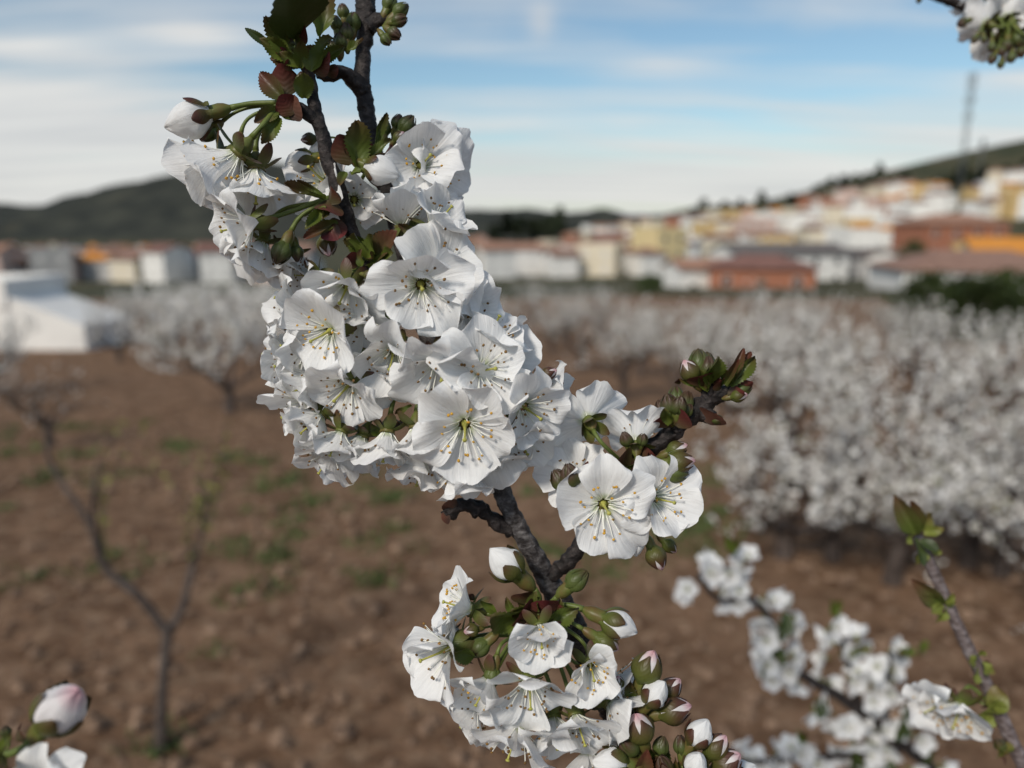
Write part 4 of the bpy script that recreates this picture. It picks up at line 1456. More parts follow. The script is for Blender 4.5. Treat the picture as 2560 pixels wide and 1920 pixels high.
FL = [  # px, py, mm, radius px, facing x y z, opening, node, anthers, style, roll
    # upper left bunch
    (592, 388, 8, 158, -.66, -.68, -.12, 50, 'A', 'y', 'c', 10), (548, 400, 1, 150, -.82, -.50, -.10, 44, 'A', 'y', 'o', None), (640, 430, 4, 150, .05, -.85, .10, 46, 'A', 'y', 'c', 20),
    (624, 560, 8, 135, -.78, -.38, .50, 34, 'B', 'b', 'o', 0), (655, 610, 0, 120, -.25, -.85, .35, 40, 'B', 'b', 'o', None), (720, 640, -5, 110, -.1, -.9, .2, 45, 'B', 'b', 'c', None),
    # behind and right of the front twig
    (808, 452, -7, 118, -.35, .25, .85, 24, 'B', 'y', 'o', 5), (885, 500, -9, 112, .15, -.45, .8, 28, 'G', 'b', 'o', None), (1052, 412, -2, 124, .42, .06, .88, 22, 'G', 'y', 'o', 18), (1085, 420, -9, 115, .6, -.2, .5, 26, 'G', 'y', 'o', None),
    (1003, 560, 2, 120, -.12, .92, .15, 48, 'H', 'b', 'o', 36), (1085, 565, 4, 125, .66, .62, .35, 45, 'H', 'b', 'o', 0), (1040, 560, -8, 110, .2, .8, -.3, 35, 'H', 'b', 'o', None), (790, 690, -8, 95, -.8, .1, .4, 40, 'C', 'b', 'c', None),
    # big cluster
    (1052, 712, 14, 148, .12, -.28, .92, 17, 'H', 'b', 'o', 8), (1100, 690, 6, 140, .45, .35, .75, 25, 'H', 'b', 'o', None), (868, 715, 9, 132, -.12, -.55, .78, 26, 'C', 'y', 'o', 36), (740, 770, 2, 105, -.65, .45, .4, 34, 'C', 'b', 'f', None),
    (822, 828, 13, 132, -.42, -.25, .86, 22, 'D', 'y', 'o', 12), (770, 850, 3, 125, -.8, -.1, .4, 35, 'D', 'b', 'f', None), (872, 962, 12, 132, -.35, -.42, .82, 26, 'D', 'b', 'f', 22), (790, 955, 4, 125, -.75, -.25, .4, 36, 'D', 'b', 'f', None),
    (800, 1040, 6, 120, -.6, -.5, .5, 38, 'E', 'b', 'f', None), (852, 1085, 8, 115, -.35, -.75, .5, 40, 'E', 'b', 'f', None), (983, 880, 11, 128, -.05, -.5, .84, 26, 'E', 'b', 'o', 0), (930, 930, 5, 125, -.3, -.5, .7, 28, 'E', 'b', 'f', None),
    (1098, 905, 13, 135, .12, -.52, .82, 24, 'E', 'b', 'o', 30), (1205, 925, 12, 142, .42, .0, .88, 20, 'E', 'b', 'o', 10), (1215, 855, 3, 140, .42, .78, .35, 40, 'E', 'b', 'c', 0), (1170, 868, 4, 100, -.1, .9, .35, 50, 'E', 'b', 'c', 36),
    (1240, 880, -3, 125, .8, .2, .3, 35, 'E', 'b', 'o', None), (1312, 1018, 9, 130, .5, -.25, .82, 22, 'F', 'b', 'o', 14), (1290, 1080, 2, 125, .4, -.7, .5, 34, 'F', 'b', 'f', None), (1350, 980, -3, 115, .85, .1, .2, 40, 'F', 'b', 'o', None),
    (1162, 1062, 15, 156, .03, -.42, .90, 20, 'F', 'y', 'o', 34), (968, 1085, 9, 130, -.12, -.9, .35, 46, 'E', 'b', 'c', None), (905, 1095, 4, 120, -.4, -.8, .3, 42, 'E', 'b', 'f', None), (1040, 1075, 10, 130, .0, -.92, .35, 52, 'F', 'b', 'c', 36),
    (1052, 1150, 5, 120, -.15, -.9, .3, 44, 'F', 'b', 'f', None), (1145, 1160, 6, 118, .15, -.9, .3, 40, 'F', 'y', 'o', None),
    (905, 790, 5, 125, -.2, -.5, .75, 30, 'D', 'b', 'f', None), (1150, 760, 2, 120, .5, .1, .6, 32, 'H', 'b', 'f', None), (715, 885, -3, 105, -.9, .1, .2, 34, 'D', 'b', 'f', None),
    (752, 905, 0, 118, -.85, -.05, .3, 30, 'D', 'b', 'f', None), (765, 1010, 2, 125, -.75, -.35, .4, 28, 'D', 'b', 'o', None), (830, 1130, 3, 115, -.45, -.75, .4, 35, 'E', 'b', 'f', None), (1230, 1120, 1, 120, .3, -.85, .3, 36, 'F', 'b', 'o', None),
    # right bunch
    (1472, 1052, 2, 118, -.15, .45, -.80, 22, 'R', 'b', 'o', 0), (1590, 1108, 3, 112, .05, .72, -.55, 34, 'R2', 'b', 'o', 20), (1440, 1195, -4, 112, -.5, .35, .6, 28, 'R', 'b', 'o', None),
    (1509, 1262, 14, 148, .0, -.12, .98, 13, 'R', 'y', 'o', 2), (1636, 1245, 8, 128, .52, -.08, .86, 26, 'R2', 'y', 'o', 25),
    # lower bunch
    (1172, 1522, 5, 128, -.86, .30, .25, 52, 'L', 'y', 'c', 0), (1120, 1622, 9, 148, -.80, -.18, .55, 34, 'M', 'b', 'o', 10), (1150, 1590, 2, 100, -.9, .1, .3, 50, 'M', 'b', 'c', None),
    (1350, 1572, 16, 118, .0, -.45, .90, 58, 'L', 'y', 'c', 8), (1476, 1662, 11, 116, .02, -.28, .95, 62, 'L', 'y', 'c', 30), (1222, 1700, 10, 128, -.45, -.68, .55, 56, 'M', 'y', 'c', 20),
    (1322, 1705, 14, 140, .02, -.55, .82, 24, 'M', 'b', 'o', 36), (1295, 1815, 9, 150, -.28, -.86, .35, 34, 'M', 'b', 'o', None), (1440, 1795, 8, 130, .2, -.62, .7, 45, 'L', 'b', 'c', 0), (1525, 1760, 3, 118, .75, -.4, .45, 30, 'L', 'b', 'o', None),
    (1530, 1700, 0, 110, .8, -.2, .3, 50, 'L', 'b', 'c', None), (1470, 1880, 3, 120, .1, -.9, .3, 35, 'L', 'b', 'o', None), (1385, 1800, 6, 128, .05, -.7, .6, 36, 'M', 'b', 'o', None), (1190, 1760, 3, 120, -.5, -.7, .3, 40, 'M', 'b', 'c', None)]
STY = {'o': PET_OPEN, 'c': PET_CUP, 'f': PET_FRILL}
for px, py, mm, r, fx, fy, fz, op, nd_, an_, sty, roll in FL:
    p = H(px, py, mm)
    if 600 < py < 1330 and px < 1420 and (px, py) not in ((1052, 712), (1162, 1062), (1205, 925), (1215, 855), (1170, 868)):
        fy, fz, op = fy - .16, fz * .88, op + 7
    flower(BR, p, cdir(fx, fy, fz), r * (D0 - mm / 1000) / FPX, op, roll, an_, NODE[nd_], STY[sty], spread='n' if op > 50 else None, sep_ang=-38 if op < 40 else -15)

BUDS = [  # base px py mm, tip px py mm, kind, node
    (556, 276, 4, 412, 318, 8, 'W', 'A'), (548, 310, 2, 500, 350, 4, 'g', 'A'), (600, 345, 4, 585, 420, 6, 'p', 'A'),
    (806, 392, -6, 720, 408, -4, 'w', 'G'), (800, 345, -8, 752, 350, -6, 'p', 'G'), (895, 408, 3, 998, 440, 5, 'W', 'G'), (812, 575, -3, 822, 640, 0, 'p', 'B'),
    (722, 590, 5, 690, 660, 7, 'g', 'B'), (735, 600, 2, 745, 655, 2, 'g', 'B'),
    (715, 120, 2, 690, 118, 3, 'g', None), (732, 125, 5, 725, 95, 6, 'g', None), (752, 230, 5, 756, 178, 7, 'g', None), (700, 105, 0, 688, 78, 0, 'p', None),
    (850, 140, -8, 850, 78, -6, 'g', None), (868, 120, -8, 862, 55, -7, 'g', None), (845, 90, -7, 838, 38, -6, 'g', None), (862, 60, -9, 855, 8, -8, 'g', None), (880, 90, -9, 885, 30, -9, 'g', None), (835, 140, -5, 825, 100, -3, 'g', None),
    (975, 50, -10, 1020, 10, -9, 'g', None), (970, 60, -10, 1018, 45, -8, 'g', None), (965, 70, -9, 1000, 95, -7, 'g', None), (960, 40, -11, 985, -15, -11, 'g', None), (950, 80, -9, 975, 112, -8, 'g', None),
    (985, 335, -9, 1000, 285, -8, 'g', None), (990, 345, -8, 1035, 290, -7, 'g', None), (1000, 350, -9, 1050, 318, -8, 'g', None), (980, 360, -6, 1010, 330, -4, 'p', None), (1085, 385, -9, 1130, 345, -9, 'p', None), (960, 350, -9, 965, 300, -9, 'g', None),
    (1345, 945, 4, 1392, 925, 6, 'p', 'F'), (905, 685, 11, 935, 690, 13, 'p', None), (1068, 1075, 10, 1030, 1110, 12, 'p', None),
    # right twig
    (1425, 1240, 12, 1385, 1175, 14, 'g', 'U'), (1438, 1235, 14, 1418, 1160, 17, 'g', 'U'), (1455, 1225, 10, 1462, 1180, 11, 'g', 'U'),
    (1590, 1330, 8, 1590, 1392, 9, 'W', None), (1620, 1350, 7, 1655, 1425, 9, 'p', None), (1650, 1345, 5, 1690, 1380, 5, 'p', None), (1655, 1140, 4, 1718, 1112, 6, 'p', None), (1650, 1160, 6, 1738, 1152, 8, 'p', None), (1640, 1175, 7, 1722, 1185, 6, 'g', None),
    (1575, 1125, 4, 1558, 1080, 6, 'g', None), (1600, 1120, 5, 1610, 1085, 8, 'g', None),
    (1682, 1050, 3, 1668, 985, 6, 'g', None), (1690, 1050, 5, 1702, 990, 8, 'g', None), (1675, 1055, 2, 1645, 1000, 2, 'g', None), (1700, 1045, 1, 1722, 978, 1, 'g', None), (1690, 1040, -1, 1690, 965, -1, 'g', None), (1705, 1050, 3, 1728, 1010, 4, 'g', None),
    (1770, 1048, 2, 1808, 1048, 5, 'g', None), (1745, 965, 2, 1710, 900, 4, 'p', None), (1752, 960, 1, 1745, 872, 2, 'g', None), (1765, 960, 3, 1772, 890, 4, 'g', None), (1825, 985, 2, 1880, 965, 3, 'g', None), (1815, 995, 3, 1868, 985, 5, 'p', None), (1760, 958, -1, 1768, 880, -2, 'g', None),
    # lower bunch
    (1318, 1458, 6, 1226, 1372, 10, 'w', 'L'), (1405, 1482, 5, 1468, 1428, 7, 'g', 'L'), (1478, 1532, 6, 1592, 1582, 9, 'w', 'L'), (1470, 1580, 8, 1545, 1625, 8, 'p', 'L'), (1205, 1570, 6, 1160, 1580, 9, 'p', 'M'), (1235, 1590, 7, 1175, 1640, 8, 'g', 'M'), (1240, 1650, 10, 1225, 1720, 10, 'g', 'M'),
    (1595, 1725, 4, 1635, 1628, 7, 'p', 'S'), (1605, 1775, 6, 1662, 1705, 10, 'w', 'S'), (1645, 1752, 2, 1700, 1698, 3, 'p', 'S'), (1625, 1790, 4, 1728, 1765, 7, 'p', 'S'), (1550, 1730, 6, 1545, 1690, 7, 'p', 'S'),
    (1612, 1868, 7, 1590, 1785, 11, 'p', 'T'), (1600, 1890, 5, 1550, 1845, 9, 'g', 'T'), (1640, 1900, 5, 1660, 1842, 6, 'g', 'T'), (1590, 1915, 9, 1480, 1905, 13, 'w', 'T'), (1718, 1880, 6, 1770, 1800, 9, 'w', 'T'), (1705, 1900, 5, 1700, 1838, 5, 'g', 'T'),
    (1755, 1905, 6, 1815, 1840, 8, 'p', 'T'), (1725, 1945, 9, 1750, 1885, 14, 'w', 'T'), (1770, 1940, 6, 1850, 1885, 9, 'p', 'T'), (1800, 1960, 2, 1890, 1915, 3, 'w', 'T'), (1670, 1950, 8, 1650, 1890, 10, 'g', 'T')]
for bx, by, bm, tx, ty, tm, kd, nd_ in BUDS:
    bud(BR, H(bx, by, bm), H(tx, ty, tm), kd, NODE[nd_] if nd_ else None, fat=1.06 if kd == 'g' else 1.0)

LEAVES = [  # base, tip, kind, width
    (742, 95, 3, 705, -150, 36, 'd', 1.0), (800, 95, -2, 830, -15, -4, 'b', .9), (680, 118, 0, 614, 72, 2, 'd', .6), (690, 110, -2, 692, 70, -2, 'b', .5), (785, 60, 0, 782, 0, -2, 'd', .6),
    (745, 165, 6, 700, 130, 9, 'b', 1.4), (750, 170, 8, 755, 100, 11, 'b', 1.3), (780, 180, 8, 820, 85, 10, 'b', 1.3), (790, 160, 5, 858, 115, 6, 'b', 1.0), (780, 175, 8, 838, 150, 9, 's', 1.1), (810, 180, 6, 855, 175, 7, 's', 1.0), (870, 128, -5, 915, 108, -4, 'b', 1.1),
    (760, 245, 6, 752, 178, 10, 'b', 1.9), (712, 250, 6, 646, 180, 8, 'r', 1.6), (715, 240, 4, 705, 165, 5, 's', 1.5), (730, 175, 6, 712, 150, 8, 's', 1.4), (735, 110, 3, 770, 70, 4, 's', 1.0), (735, 285, 5, 700, 240, 7, 's', 1.8), (720, 290, 4, 755, 250, 6, 'k', 1.6),
    (695, 275, 5, 638, 302, 9, 'r', 1.6), (700, 295, 5, 652, 368, 7, 'b', .9), (705, 290, 3, 735, 300, 3, 'b', .8),
    (895, 420, 3, 880, 305, 6, 'b', 1.4), (880, 410, 4, 845, 340, 6, 's', 1.4), (890, 395, 2, 850, 375, 5, 'b', 1.2), (865, 430, 4, 850, 470, 6, 'r', 1.5), (880, 430, 4, 905, 440, 6, 'b', 1.6), (930, 390, 0, 975, 345, 1, 'b', 1.0), (935, 395, -2, 905, 360, 0, 's', 1.4), (970, 400, -4, 1015, 362, -4, 'b', 1.2), (960, 400, -3, 990, 370, -2, 's', 1.2), (930, 385, -5, 955, 290, -6, 'b', .5), (940, 380, -3, 900, 372, -3, 's', 1.2),
    (825, 510, 5, 838, 468, 7, 's', 1.6), (830, 500, 4, 815, 540, 8, 's', 1.7), (815, 500, 4, 712, 478, 6, 'b', .55), (810, 490, 4, 745, 455, 5, 'b', .5), (812, 515, 6, 765, 580, 7, 'b', .8), (820, 520, 4, 800, 560, 7, 'b', .8), (845, 555, 3, 765, 600, 3, 'r', 1.0), (840, 560, 4, 812, 605, 5, 's', 1.3), (830, 545, 2, 860, 600, 3, 's', .9),
    (905, 640, 4, 895, 575, 8, 'b', 1.5), (920, 650, 5, 945, 585, 9, 'b', 1.4), (930, 660, 5, 1005, 585, 8, 'r', 1.6), (940, 660, 6, 1000, 640, 9, 'b', 1.3), (890, 670, 6, 870, 630, 8, 's', 1.5), (905, 665, 7, 898, 625, 9, 'b', 1.3), (920, 665, 7, 985, 675, 10, 'b', 1.0), (800, 680, 0, 758, 650, 0, 'r', 1.3), (1040, 660, 2, 1055, 610, 3, 'r', 1.1), (1045, 590, 6, 1000, 560, 6, 'b', 1.0),
    (960, 850, 6, 940, 800, 7, 'b', 1.2), (975, 860, 5, 1000, 815, 6, 'r', 1.0), (1130, 865, 5, 1115, 835, 7, 'r', 1.2), (1190, 890, 6, 1165, 845, 8, 'r', 1.6), (1150, 1020, 5, 1140, 985, 7, 'b', 1.4), (1170, 1020, 4, 1190, 1000, 5, 'b', 1.2), (1270, 1030, 3, 1275, 995, 4, 'b', 1.4), (1030, 1015, 8, 990, 1040, 9, 'b', .8), (950, 1090, 5, 930, 1055, 6, 'b', 1.4), (1090, 1100, 6, 1080, 1070, 7, 'b', 1.2),
    # right bunch
    (1455, 1215, 9, 1468, 1155, 10, 'r', 1.2), (1450, 1235, 8, 1430, 1230, 9, 's', 1.2), (1570, 1170, 4, 1525, 1150, 8, 's', 2.0), (1600, 1160, 4, 1640, 1130, 7, 's', 1.6), (1610, 1180, 6, 1600, 1135, 9, 'k', 1.6), (1560, 1180, 3, 1585, 1145, 5, 'b', 1.0), (1625, 1190, 4, 1605, 1150, 7, 'b', 1.2),
    (1675, 1065, 4, 1645, 1030, 6, 's', 1.8), (1690, 1065, 6, 1718, 1025, 8, 's', 1.8), (1675, 1060, 6, 1660, 1010, 8, 'b', 1.3), (1700, 960, 0, 1690, 945, 1, 's', 1.2), (1735, 960, 2, 1700, 950, 3, 'b', .8),
    (1755, 965, 4, 1750, 925, 7, 's', 2.0), (1770, 970, 4, 1765, 885, 6, 'b', 1.4), (1800, 975, 4, 1800, 945, 6, 's', 2.0), (1785, 965, 2, 1785, 915, 3, 's', 1.0), (1800, 965, 3, 1815, 925, 3, 'b', 1.0),
    (1820, 960, 3, 1880, 878, 3, 'r', .8), (1815, 965, 4, 1862, 872, 6, 'r', .75), (1812, 962, 6, 1850, 895, 9, 'r', .7), (1825, 965, 5, 1892, 890, 6, 'b', .8), (1835, 990, 3, 1875, 950, 4, 's', 1.1), (1820, 990, 4, 1858, 975, 5, 's', 1.3), (1770, 1060, 3, 1790, 1025, 6, 'k', 2.0), (1545, 1240, 4, 1500, 1180, 5, 's', .8),
    # dead spur
    (1125, 1290, 2, 1103, 1300, 3, 'k', 1.6), (1140, 1275, 1, 1108, 1255, 2, 'k', 1.4),
    # lower bunch
    (1300, 1560, 8, 1212, 1520, 12, 'b', 1.6), (1290, 1545, 6, 1265, 1498, 7, 'b', 1.0), (1370, 1555, 8, 1445, 1525, 10, 'b', 1.2), (1340, 1548, 9, 1332, 1485, 11, 'b', 1.4), (1330, 1545, 10, 1285, 1525, 13, 's', 2.0), (1350, 1548, 10, 1348, 1508, 13, 's', 2.0), (1362, 1545, 10, 1365, 1490, 12, 's', 1.7), (1310, 1510, 7, 1302, 1475, 9, 's', 1.8), (1385, 1530, 8, 1408, 1512, 9, 's', 1.5), (1400, 1545, 6, 1400, 1500, 8, 'b', 1.0), (1290, 1540, 8, 1268, 1525, 9, 's', 1.3), (1330, 1510, 5, 1355, 1490, 6, 'b', .8),
    (1185, 1500, 3, 1172, 1485, 3, 's', 1.2), (1240, 1530, 8, 1200, 1495, 9, 'b', .9), (1185, 1640, 9, 1120, 1618, 12, 'b', 1.2),
    (1600, 1940, 8, 1620, 1885, 12, 'r', 1.6), (1660, 1940, 8, 1650, 1895, 11, 'r', 1.2), (1640, 1935, 7, 1660, 1910, 9, 'b', 1.3), (1580, 1760, 5, 1570, 1700, 6, 'b', 1.0), (1680, 1930, 6, 1690, 1900, 8, 'b', .8)]
for bx, by, bm, tx, ty, tm, kd, wd_ in LEAVES:
    leaf(BR, H(bx, by, bm), H(tx, ty, tm), kd, wide=wd_)
knot(BR, 745, 165, 3, 30, 8, 'bbsk')
knot(BR, 1345, 1530, 5, 26, 10, 'bbs', size=(6, 9))
knot(BR, 925, 640, 2, 20, 6, 'bbs', size=(6, 9))
knot(BR, 1770, 965, 1, 18, 6, 'bks', size=(5, 8))
knot(BR, 1640, 1930, 3, 40, 6, 'bbs', size=(6, 9))

# ------------------------------------------------------------------ thin twig on the right
DT = 0.31


def T(px, py, mm=0.0):
    return P(px, py, DT - mm / 1000)


tb = Vector((0.46, 0.40, gz(.46, .40)))
TW = empty('leafing_twig', tb)
tag(TW, 'thin grey twig with opening leaf buds and one drooping white flower', 'twig')
wood(TW, [(2295, 1345, 0, 2.6), (2320, 1400, 0, 2.7), (2355, 1475, 0, 2.8), (2385, 1545, 0, 2.9), (2430, 1640, 0, 3.0), (2475, 1730, 0, 3.1), (2510, 1810, 0, 3.3), (2560, 1915, 0, 3.5), (2680, 2150, -5, 4), (2900, 2900, -30, 5), (3000, 4000, -60, 7)], mat=M_barkl, rough=.10, conv=T, ring=.08, thin=.82)
lo = T(3000, 4000, -60)
V, F = tube(catmull([(*(lo - tb), .007), (.05, .02, (lo.z - tb.z) * .7, .011), (0, 0, .2, .018), (0, 0, -.1, .022)], 50), 12, .1, 60)
put('branch', mesh('branch', V, F, M_bark), Matrix.Translation(tb), TW)
for bx, by, tx, ty, mm, kd, wd_ in ((2290, 1335, 2240, 1245, 4, 'r', 1.3), (2295, 1330, 2262, 1250, 0, 'r', 1.2), (2300, 1330, 2312, 1275, 3, 'b', 1.4), (2310, 1335, 2358, 1322, 4, 'b', 1.0), (2285, 1335, 2255, 1352, 6, 'b', 1.0), (2300, 1350, 2345, 1375, 5, 'd', 1.2), (2290, 1345, 2305, 1415, 3, 'd', .8),
                                   (2355, 1510, 2285, 1455, 5, 'r', 1.3), (2350, 1505, 2290, 1480, 2, 'r', 1.2), (2360, 1515, 2318, 1530, 6, 'b', 1.0), (2365, 1520, 2350, 1560, 6, 'b', 1.1), (2368, 1510, 2385, 1480, 5, 'b', .9), (2365, 1515, 2390, 1500, 2, 'b', 1.0),
                                   (2330, 1375, 2355, 1385, 2, 'b', 1.4), (2440, 1660, 2412, 1650, 4, 'b', 1.6), (2445, 1668, 2425, 1705, 5, 'b', 1.3), (2455, 1655, 2480, 1690, 4, 'b', 1.4), (2450, 1640, 2452, 1620, 4, 'b', 1.5), (2465, 1670, 2490, 1685, 3, 'b', 1.2), (2460, 1660, 2478, 1655, 2, 's', 1.2),
                                   (2490, 1780, 2495, 1725, 6, 'b', 1.6), (2488, 1785, 2435, 1770, 8, 'b', 1.4), (2485, 1790, 2462, 1815, 8, 'b', 1.5), (2495, 1770, 2515, 1765, 4, 's', 1.3), (2480, 1765, 2445, 1752, 4, 's', 1.0), (2500, 1780, 2475, 1740, 5, 'b', 1.5),
                                   (2510, 1890, 2490, 1850, 5, 'b', 1.8), (2515, 1895, 2500, 1905, 5, 's', 1.4), (2310, 1370, 2300, 1415, 2, 'b', 1.2)):
    leaf(TW, T(bx, by, mm), T(tx, ty, mm + 2), 'y' if kd == 'b' else kd, wide=wd_ * (1.25 if kd == 'b' else 1))
flower(TW, T(2400, 1765, 6), cdir(-.55, -.72, .40), .0185, 44, 10, 'y', T(2485, 1768, 4), PET_CUP)
flower(TW, T(2350, 1760, 0), cdir(-.85, -.25, .3), .0165, 40, 0, 'y', T(2485, 1768, 4), PET_FRILL)
bud(TW, T(2512, 1880, 6), T(2490, 1850, 8), 'g')

# ------------------------------------------------------------------ blossoming branch behind it
DB = 0.68


def B(px, py, mm=0.0):
    return P(px, py, DB - mm / 1000)


def simple_flower(seed):
    """small blossom for branches out of focus: five petals and a green eye"""
    rnd = random.Random(seed)
    V, F, fm, uv = [], [], [], []
    for k in range(5):
        me = PET_SMALL[rnd.randrange(len(PET_SMALL))]
        L = Matrix.Rotation(k * 1.25664 + rnd.uniform(-.12, .12), 4, 'Z') @ Matrix.Translation((0, .0018, 0)) @ Matrix.Rotation(R_(rnd.uniform(12, 42)), 4, 'X')
        b = len(V)
        V += [L @ v.co for v in me.vertices]
        uv += [tuple(q) for q in PET_UV]
        F += [tuple(b + i for i in p.vertices) for p in me.polygons]
        fm += [0] * len(me.polygons)
    f0 = len(F)
    for k in range(12):
        an = k * 2.4
        th = R_(8 + 30 * math.sqrt(k / 12))
        d = Vector((math.cos(an) * math.sin(th), math.sin(an) * math.sin(th), math.cos(th)))
        tube([(0, 0, -.001, .0002), (*(d * .0075), .0002)], 4, V=V, F=F)
        fm += [3] * (len(F) - len(fm))
        tube([(*(d * .0075), .0004), (*(d * .0083), .0004)], 5, V=V, F=F)
        fm += [2] * (len(F) - len(fm))
    v2, f2 = lathe([(-.0068, .0007), (-.005, .0015), (-.002, .0024), (.0002, .0026)], 8)
    b = len(V)
    V += v2
    F += [tuple(b + i for i in q) for q in f2]
    fm += [1] * len(f2)
    uv += [(.5, .5)] * (len(V) - len(uv))
    return mesh('small_flower', V, F, [M_petal, M_calyx, M_anthb, M_fil], fm=fm, uv=uv)


PET_UV = [(i / 5, (j / 5) ** .9) for j in range(6) for i in range(6)]
PET_SMALL = [petal_mesh(60 + k, nx=6, ny=6, cup=.1 + .05 * k, ruf=.05) for k in range(4)]
SF = [simple_flower(k) for k in range(6)]
bb = Vector((0.55, 0.75, gz(.55, .75)))
BB = empty('cherry_branch', bb)
tag(BB, 'out of focus cherry branch with white blossom clusters arching behind the thin twig', 'branch')
arms = [[(1745, 1440, 20, 2.2), (1800, 1500, 15, 2.6), (1880, 1500, 10, 3), (1930, 1560, 5, 3.4), (1950, 1640, 0, 3.8), (2010, 1690, 0, 4.2), (2110, 1750, 0, 4.8), (2230, 1840, -5, 5.4), (2360, 1960, -10, 6), (2600, 2300, -20, 7), (2900, 3000, -50, 9)],
        [(2100, 1570, 10, 2.0), (2110, 1630, 8, 2.5), (2130, 1700, 4, 3), (2150, 1770, 0, 3.6)], [(2225, 1640, 0, 2.0), (2220, 1710, 0, 2.6), (2215, 1790, -2, 3), (2240, 1850, -5, 4)],
        [(1850, 1905, 20, 2.0), (1950, 1900, 15, 2.4), (2080, 1890, 8, 3), (2250, 1870, -4, 4)]]
for a_ in arms:
    wood(BB, a_, conv=B, mat=M_bark, step=.004, seg=12, rough=.15, freq=100)
lo = B(2900, 3000, -50)
V, F = tube(catmull([(*(lo - bb), .009), (.03, .0, (lo.z - bb.z) * .6, .014), (0, 0, .15, .02), (0, 0, -.1, .024)], 50), 12, .1, 40)
put('branch', mesh('branch', V, F, M_bark), Matrix.Translation(bb), BB)
brnd = random.Random(12)
CL = [(1800, 1405, 26, 5), (1770, 1430, 20, 4), (1725, 1480, 12, 2), (1830, 1420, 30, 5), (1870, 1405, 14, 3), (1790, 1490, 20, 3), (1850, 1490, 20, 3), (1910, 1480, 25, 5), (1920, 1520, 30, 5), (1950, 1560, 30, 4), (1985, 1530, 22, 5), (1925, 1600, 30, 5),
      (1960, 1640, 34, 6), (1930, 1660, 30, 5), (1990, 1680, 30, 5), (1940, 1690, 24, 4), (2075, 1570, 16, 3), (2100, 1610, 26, 5), (2140, 1600, 18, 3), (2090, 1650, 28, 5), (2120, 1690, 24, 4), (2060, 1700, 20, 3), (2215, 1640, 24, 5), (2210, 1680, 28, 6), (2220, 1720, 26, 5), (2170, 1720, 24, 4), (2150, 1690, 16, 3),
      (2030, 1760, 22, 4), (2095, 1790, 24, 4), (2190, 1760, 28, 5), (2130, 1830, 34, 6), (2190, 1830, 34, 6), (2090, 1860, 30, 5), (2170, 1880, 34, 6), (2230, 1860, 30, 5), (2290, 1840, 30, 4), (2280, 1780, 22, 2), (1870, 1890, 22, 5), (1930, 1900, 26, 5), (1990, 1890, 26, 5), (2050, 1905, 26, 5), (2250, 1915, 30, 4), (2340, 1900, 24, 2), (1890, 1915, 20, 3)]
for cx, cy, rr, n in CL:
    for _ in range(max(2, int(n * .7))):
        o_ = Vector((brnd.gauss(0, 1), brnd.gauss(0, 1), brnd.gauss(0.3, 1))).normalized()
        p = B(cx + o_.x * rr, cy - o_.y * rr, o_.z * 14)
        M = frame(p, cdir(o_.x, o_.y - .1, o_.z + .25), brnd.uniform(0, 6), brnd.uniform(.70, .92))
        put('flower', SF[brnd.randrange(6)], M, BB)
for cx, cy, an, k in ((1950, 1560, 4.4, 'd'), (1955, 1620, 4.2, 'd'), (1925, 1640, 4.1, 'd'), (1965, 1530, 4.6, 'd'), (2290, 1730, 4.8, 'd'), (2270, 1760, 4.5, 'd'), (2300, 1770, 4.9, 'd'), (2260, 1800, 4.6, 'd'), (2060, 1740, 4.4, 'd'), (1830, 1385, 1.6, 'b'), (2090, 1545, 1.7, 'b'), (2120, 1640, .4, 'b'), (2310, 1600, 4.2, 'b'), (2280, 1620, 3.6, 'b'), (2140, 1880, 4.5, 'd'), (2230, 1900, 4.4, 'd'), (2010, 1860, 1.7, 'b'), (2330, 1870, 4.0, 'd')):
    b = B(cx, cy, brnd.uniform(8, 18))
    for q in range(2):
        d = cdir(math.cos(an + brnd.uniform(-.5, .5)), math.sin(an + brnd.uniform(-.5, .5)), brnd.uniform(-.3, .4))
        leaf(BB, b, b + d * brnd.uniform(.014, .022), k, wide=.9)

# ------------------------------------------------------------------ bud at the lower left, close to the lens
DN = 0.155


def NQ(px, py, mm=0.0):
    return P(px, py, DN - mm / 1000)


nb = Vector((-0.30, 0.28, gz(-.3, .28)))
NB = empty('bud_twig', nb)
tag(NB, 'blurred twig end with one fat pink tipped bud and white petals', 'twig')
wood(NB, [(-20, 1900, -4, 1.5), (-80, 1960, -6, 1.8), (-250, 2200, -10, 2.4), (-700, 3300, -20, 4), (-1000, 5500, -40, 6)], conv=NQ, rough=.15)
lo = NQ(-1000, 5500, -40)
V, F = tube(catmull([(*(lo - nb), .006), (.05, .03, (lo.z - nb.z) * .7, .01), (0, 0, .2, .016), (0, 0, -.1, .02)], 50), 12, .1, 60)
put('branch', mesh('branch', V, F, M_bark), Matrix.Translation(nb), NB)
bud(NB, NQ(96, 1832, 0), NQ(196, 1726, 4), 'q', NQ(-15, 1900, -3), fat=.98)
bud(NB, NQ(20, 1850, -6), NQ(10, 1815, -5), 'g', NQ(-15, 1900, -3))
leaf(NB, NQ(-5, 1885, 2), NQ(70, 1830, 3), 'b', wide=1.0)
leaf(NB, NQ(0, 1890, 2), NQ(60, 1870, 6), 'b', wide=1.2)
leaf(NB, NQ(40, 1850, -1), NQ(75, 1815, 0), 's', wide=1.2)
flower(NB, NQ(112, 1965, 2), cdir(-.05, .1, .95), .0105, 18, 0, 'y', NQ(-10, 1930, -3), PET_OPEN, skip=())
flower(NB, NQ(-20, 1975, 0), cdir(-.4, .1, .8), .0095, 20, 20, 'y', NQ(-15, 1930, -3), PET_OPEN)

# ------------------------------------------------------------------ spray hanging into the upper right corner
DC = 0.34


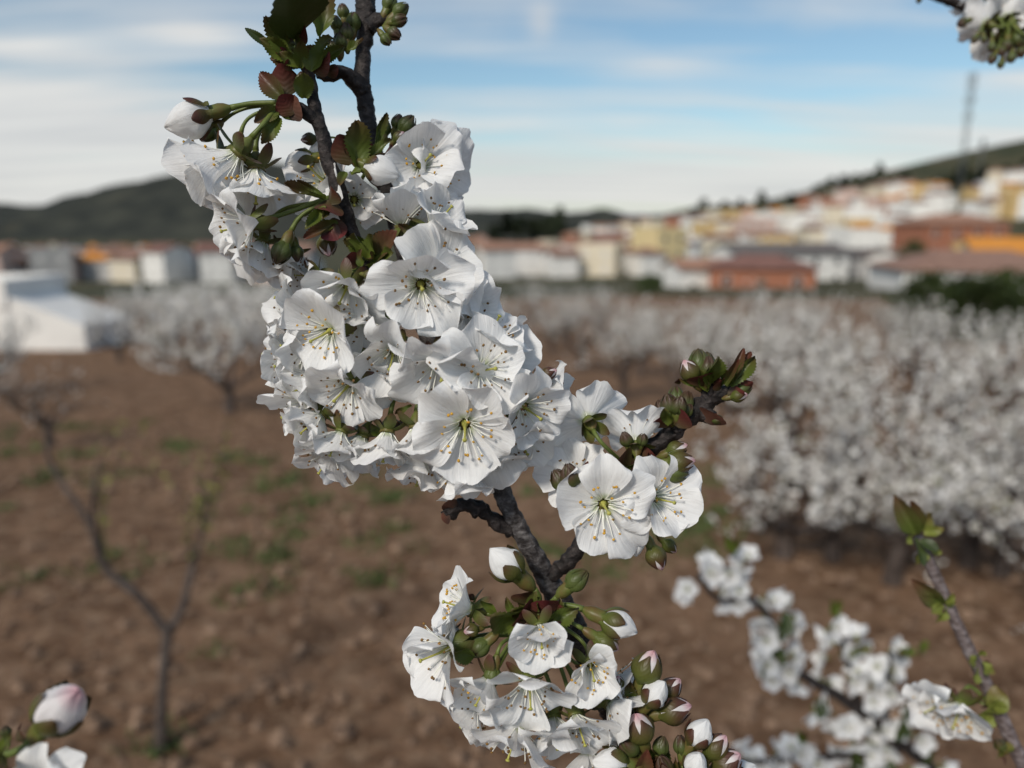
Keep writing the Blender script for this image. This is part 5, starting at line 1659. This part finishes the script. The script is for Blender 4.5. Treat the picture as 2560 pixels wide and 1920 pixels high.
def CQ(px, py, mm=0.0):
    return P(px, py, DC - mm / 1000)


cb = Vector((0.80, 0.55, gz(.8, .55)))
CB = empty('cherry_branch', cb)
tag(CB, 'shaded cherry spray hanging down with backlit petals and dark sepals, blurred', 'branch')
wood(CB, [(2300, -22, 0, 1.6), (2380, 5, 0, 2.0), (2440, 25, 0, 2.4), (2520, 30, 0, 2.8), (2620, 10, 0, 3.2), (2800, -60, -10, 4), (3150, 0, -25, 5), (3500, 500, -40, 6), (3700, 1500, -60, 7), (3800, 3000, -80, 9)], conv=CQ, rough=.2, step=.002)
lo = CQ(3800, 3000, -80)
V, F = tube(catmull([(*(lo - cb), .009), (.02, .0, (lo.z - cb.z) * .6, .014), (0, 0, .2, .02), (0, 0, -.1, .024)], 50), 12, .1, 40)
put('branch', mesh('branch', V, F, M_bark), Matrix.Translation(cb), CB)
nodeC = CQ(2490, 30, 0)
for px, py, mm, fx, fy, fz, op, r in ((2465, 60, 6, -.4, .5, -.6, 26, .0135), (2520, 45, 4, .1, .7, -.6, 26, .0135), (2490, 95, 2, -.2, .2, -.9, 24, .012), (2550, 90, 6, .3, .4, -.8, 28, .0125), (2590, 40, 0, .5, .5, -.5, 30, .0135), (2440, 10, 0, -.5, .6, -.4, 30, .012)):
    flower(CB, CQ(px, py, mm), cdir(fx, fy, fz), r, op, None, 'y', nodeC, PET_OPEN, stam=True, sep_ang=-25)
for bx, by, tx, ty, k in ((2425, 50, 2393, 62, 'g'), (2445, 85, 2432, 108, 'g'), (2458, 85, 2462, 108, 'g'), (2490, 130, 2475, 160, 'g'), (2505, 145, 2500, 172, 'g'), (2530, 125, 2528, 158, 'g'), (2510, 110, 2500, 140, 'g'), (2550, 110, 2555, 145, 'g'), (2480, 100, 2480, 130, 'g'), (2540, 70, 2550, 120, 'g'), (2300, -12, 2296, 8, 'g'), (2520, 90, 2515, 130, 'g')):
    bud(CB, CQ(bx, by, 8), CQ(tx, ty, 9), k, nodeC if by > 60 else None, fat=1.0)
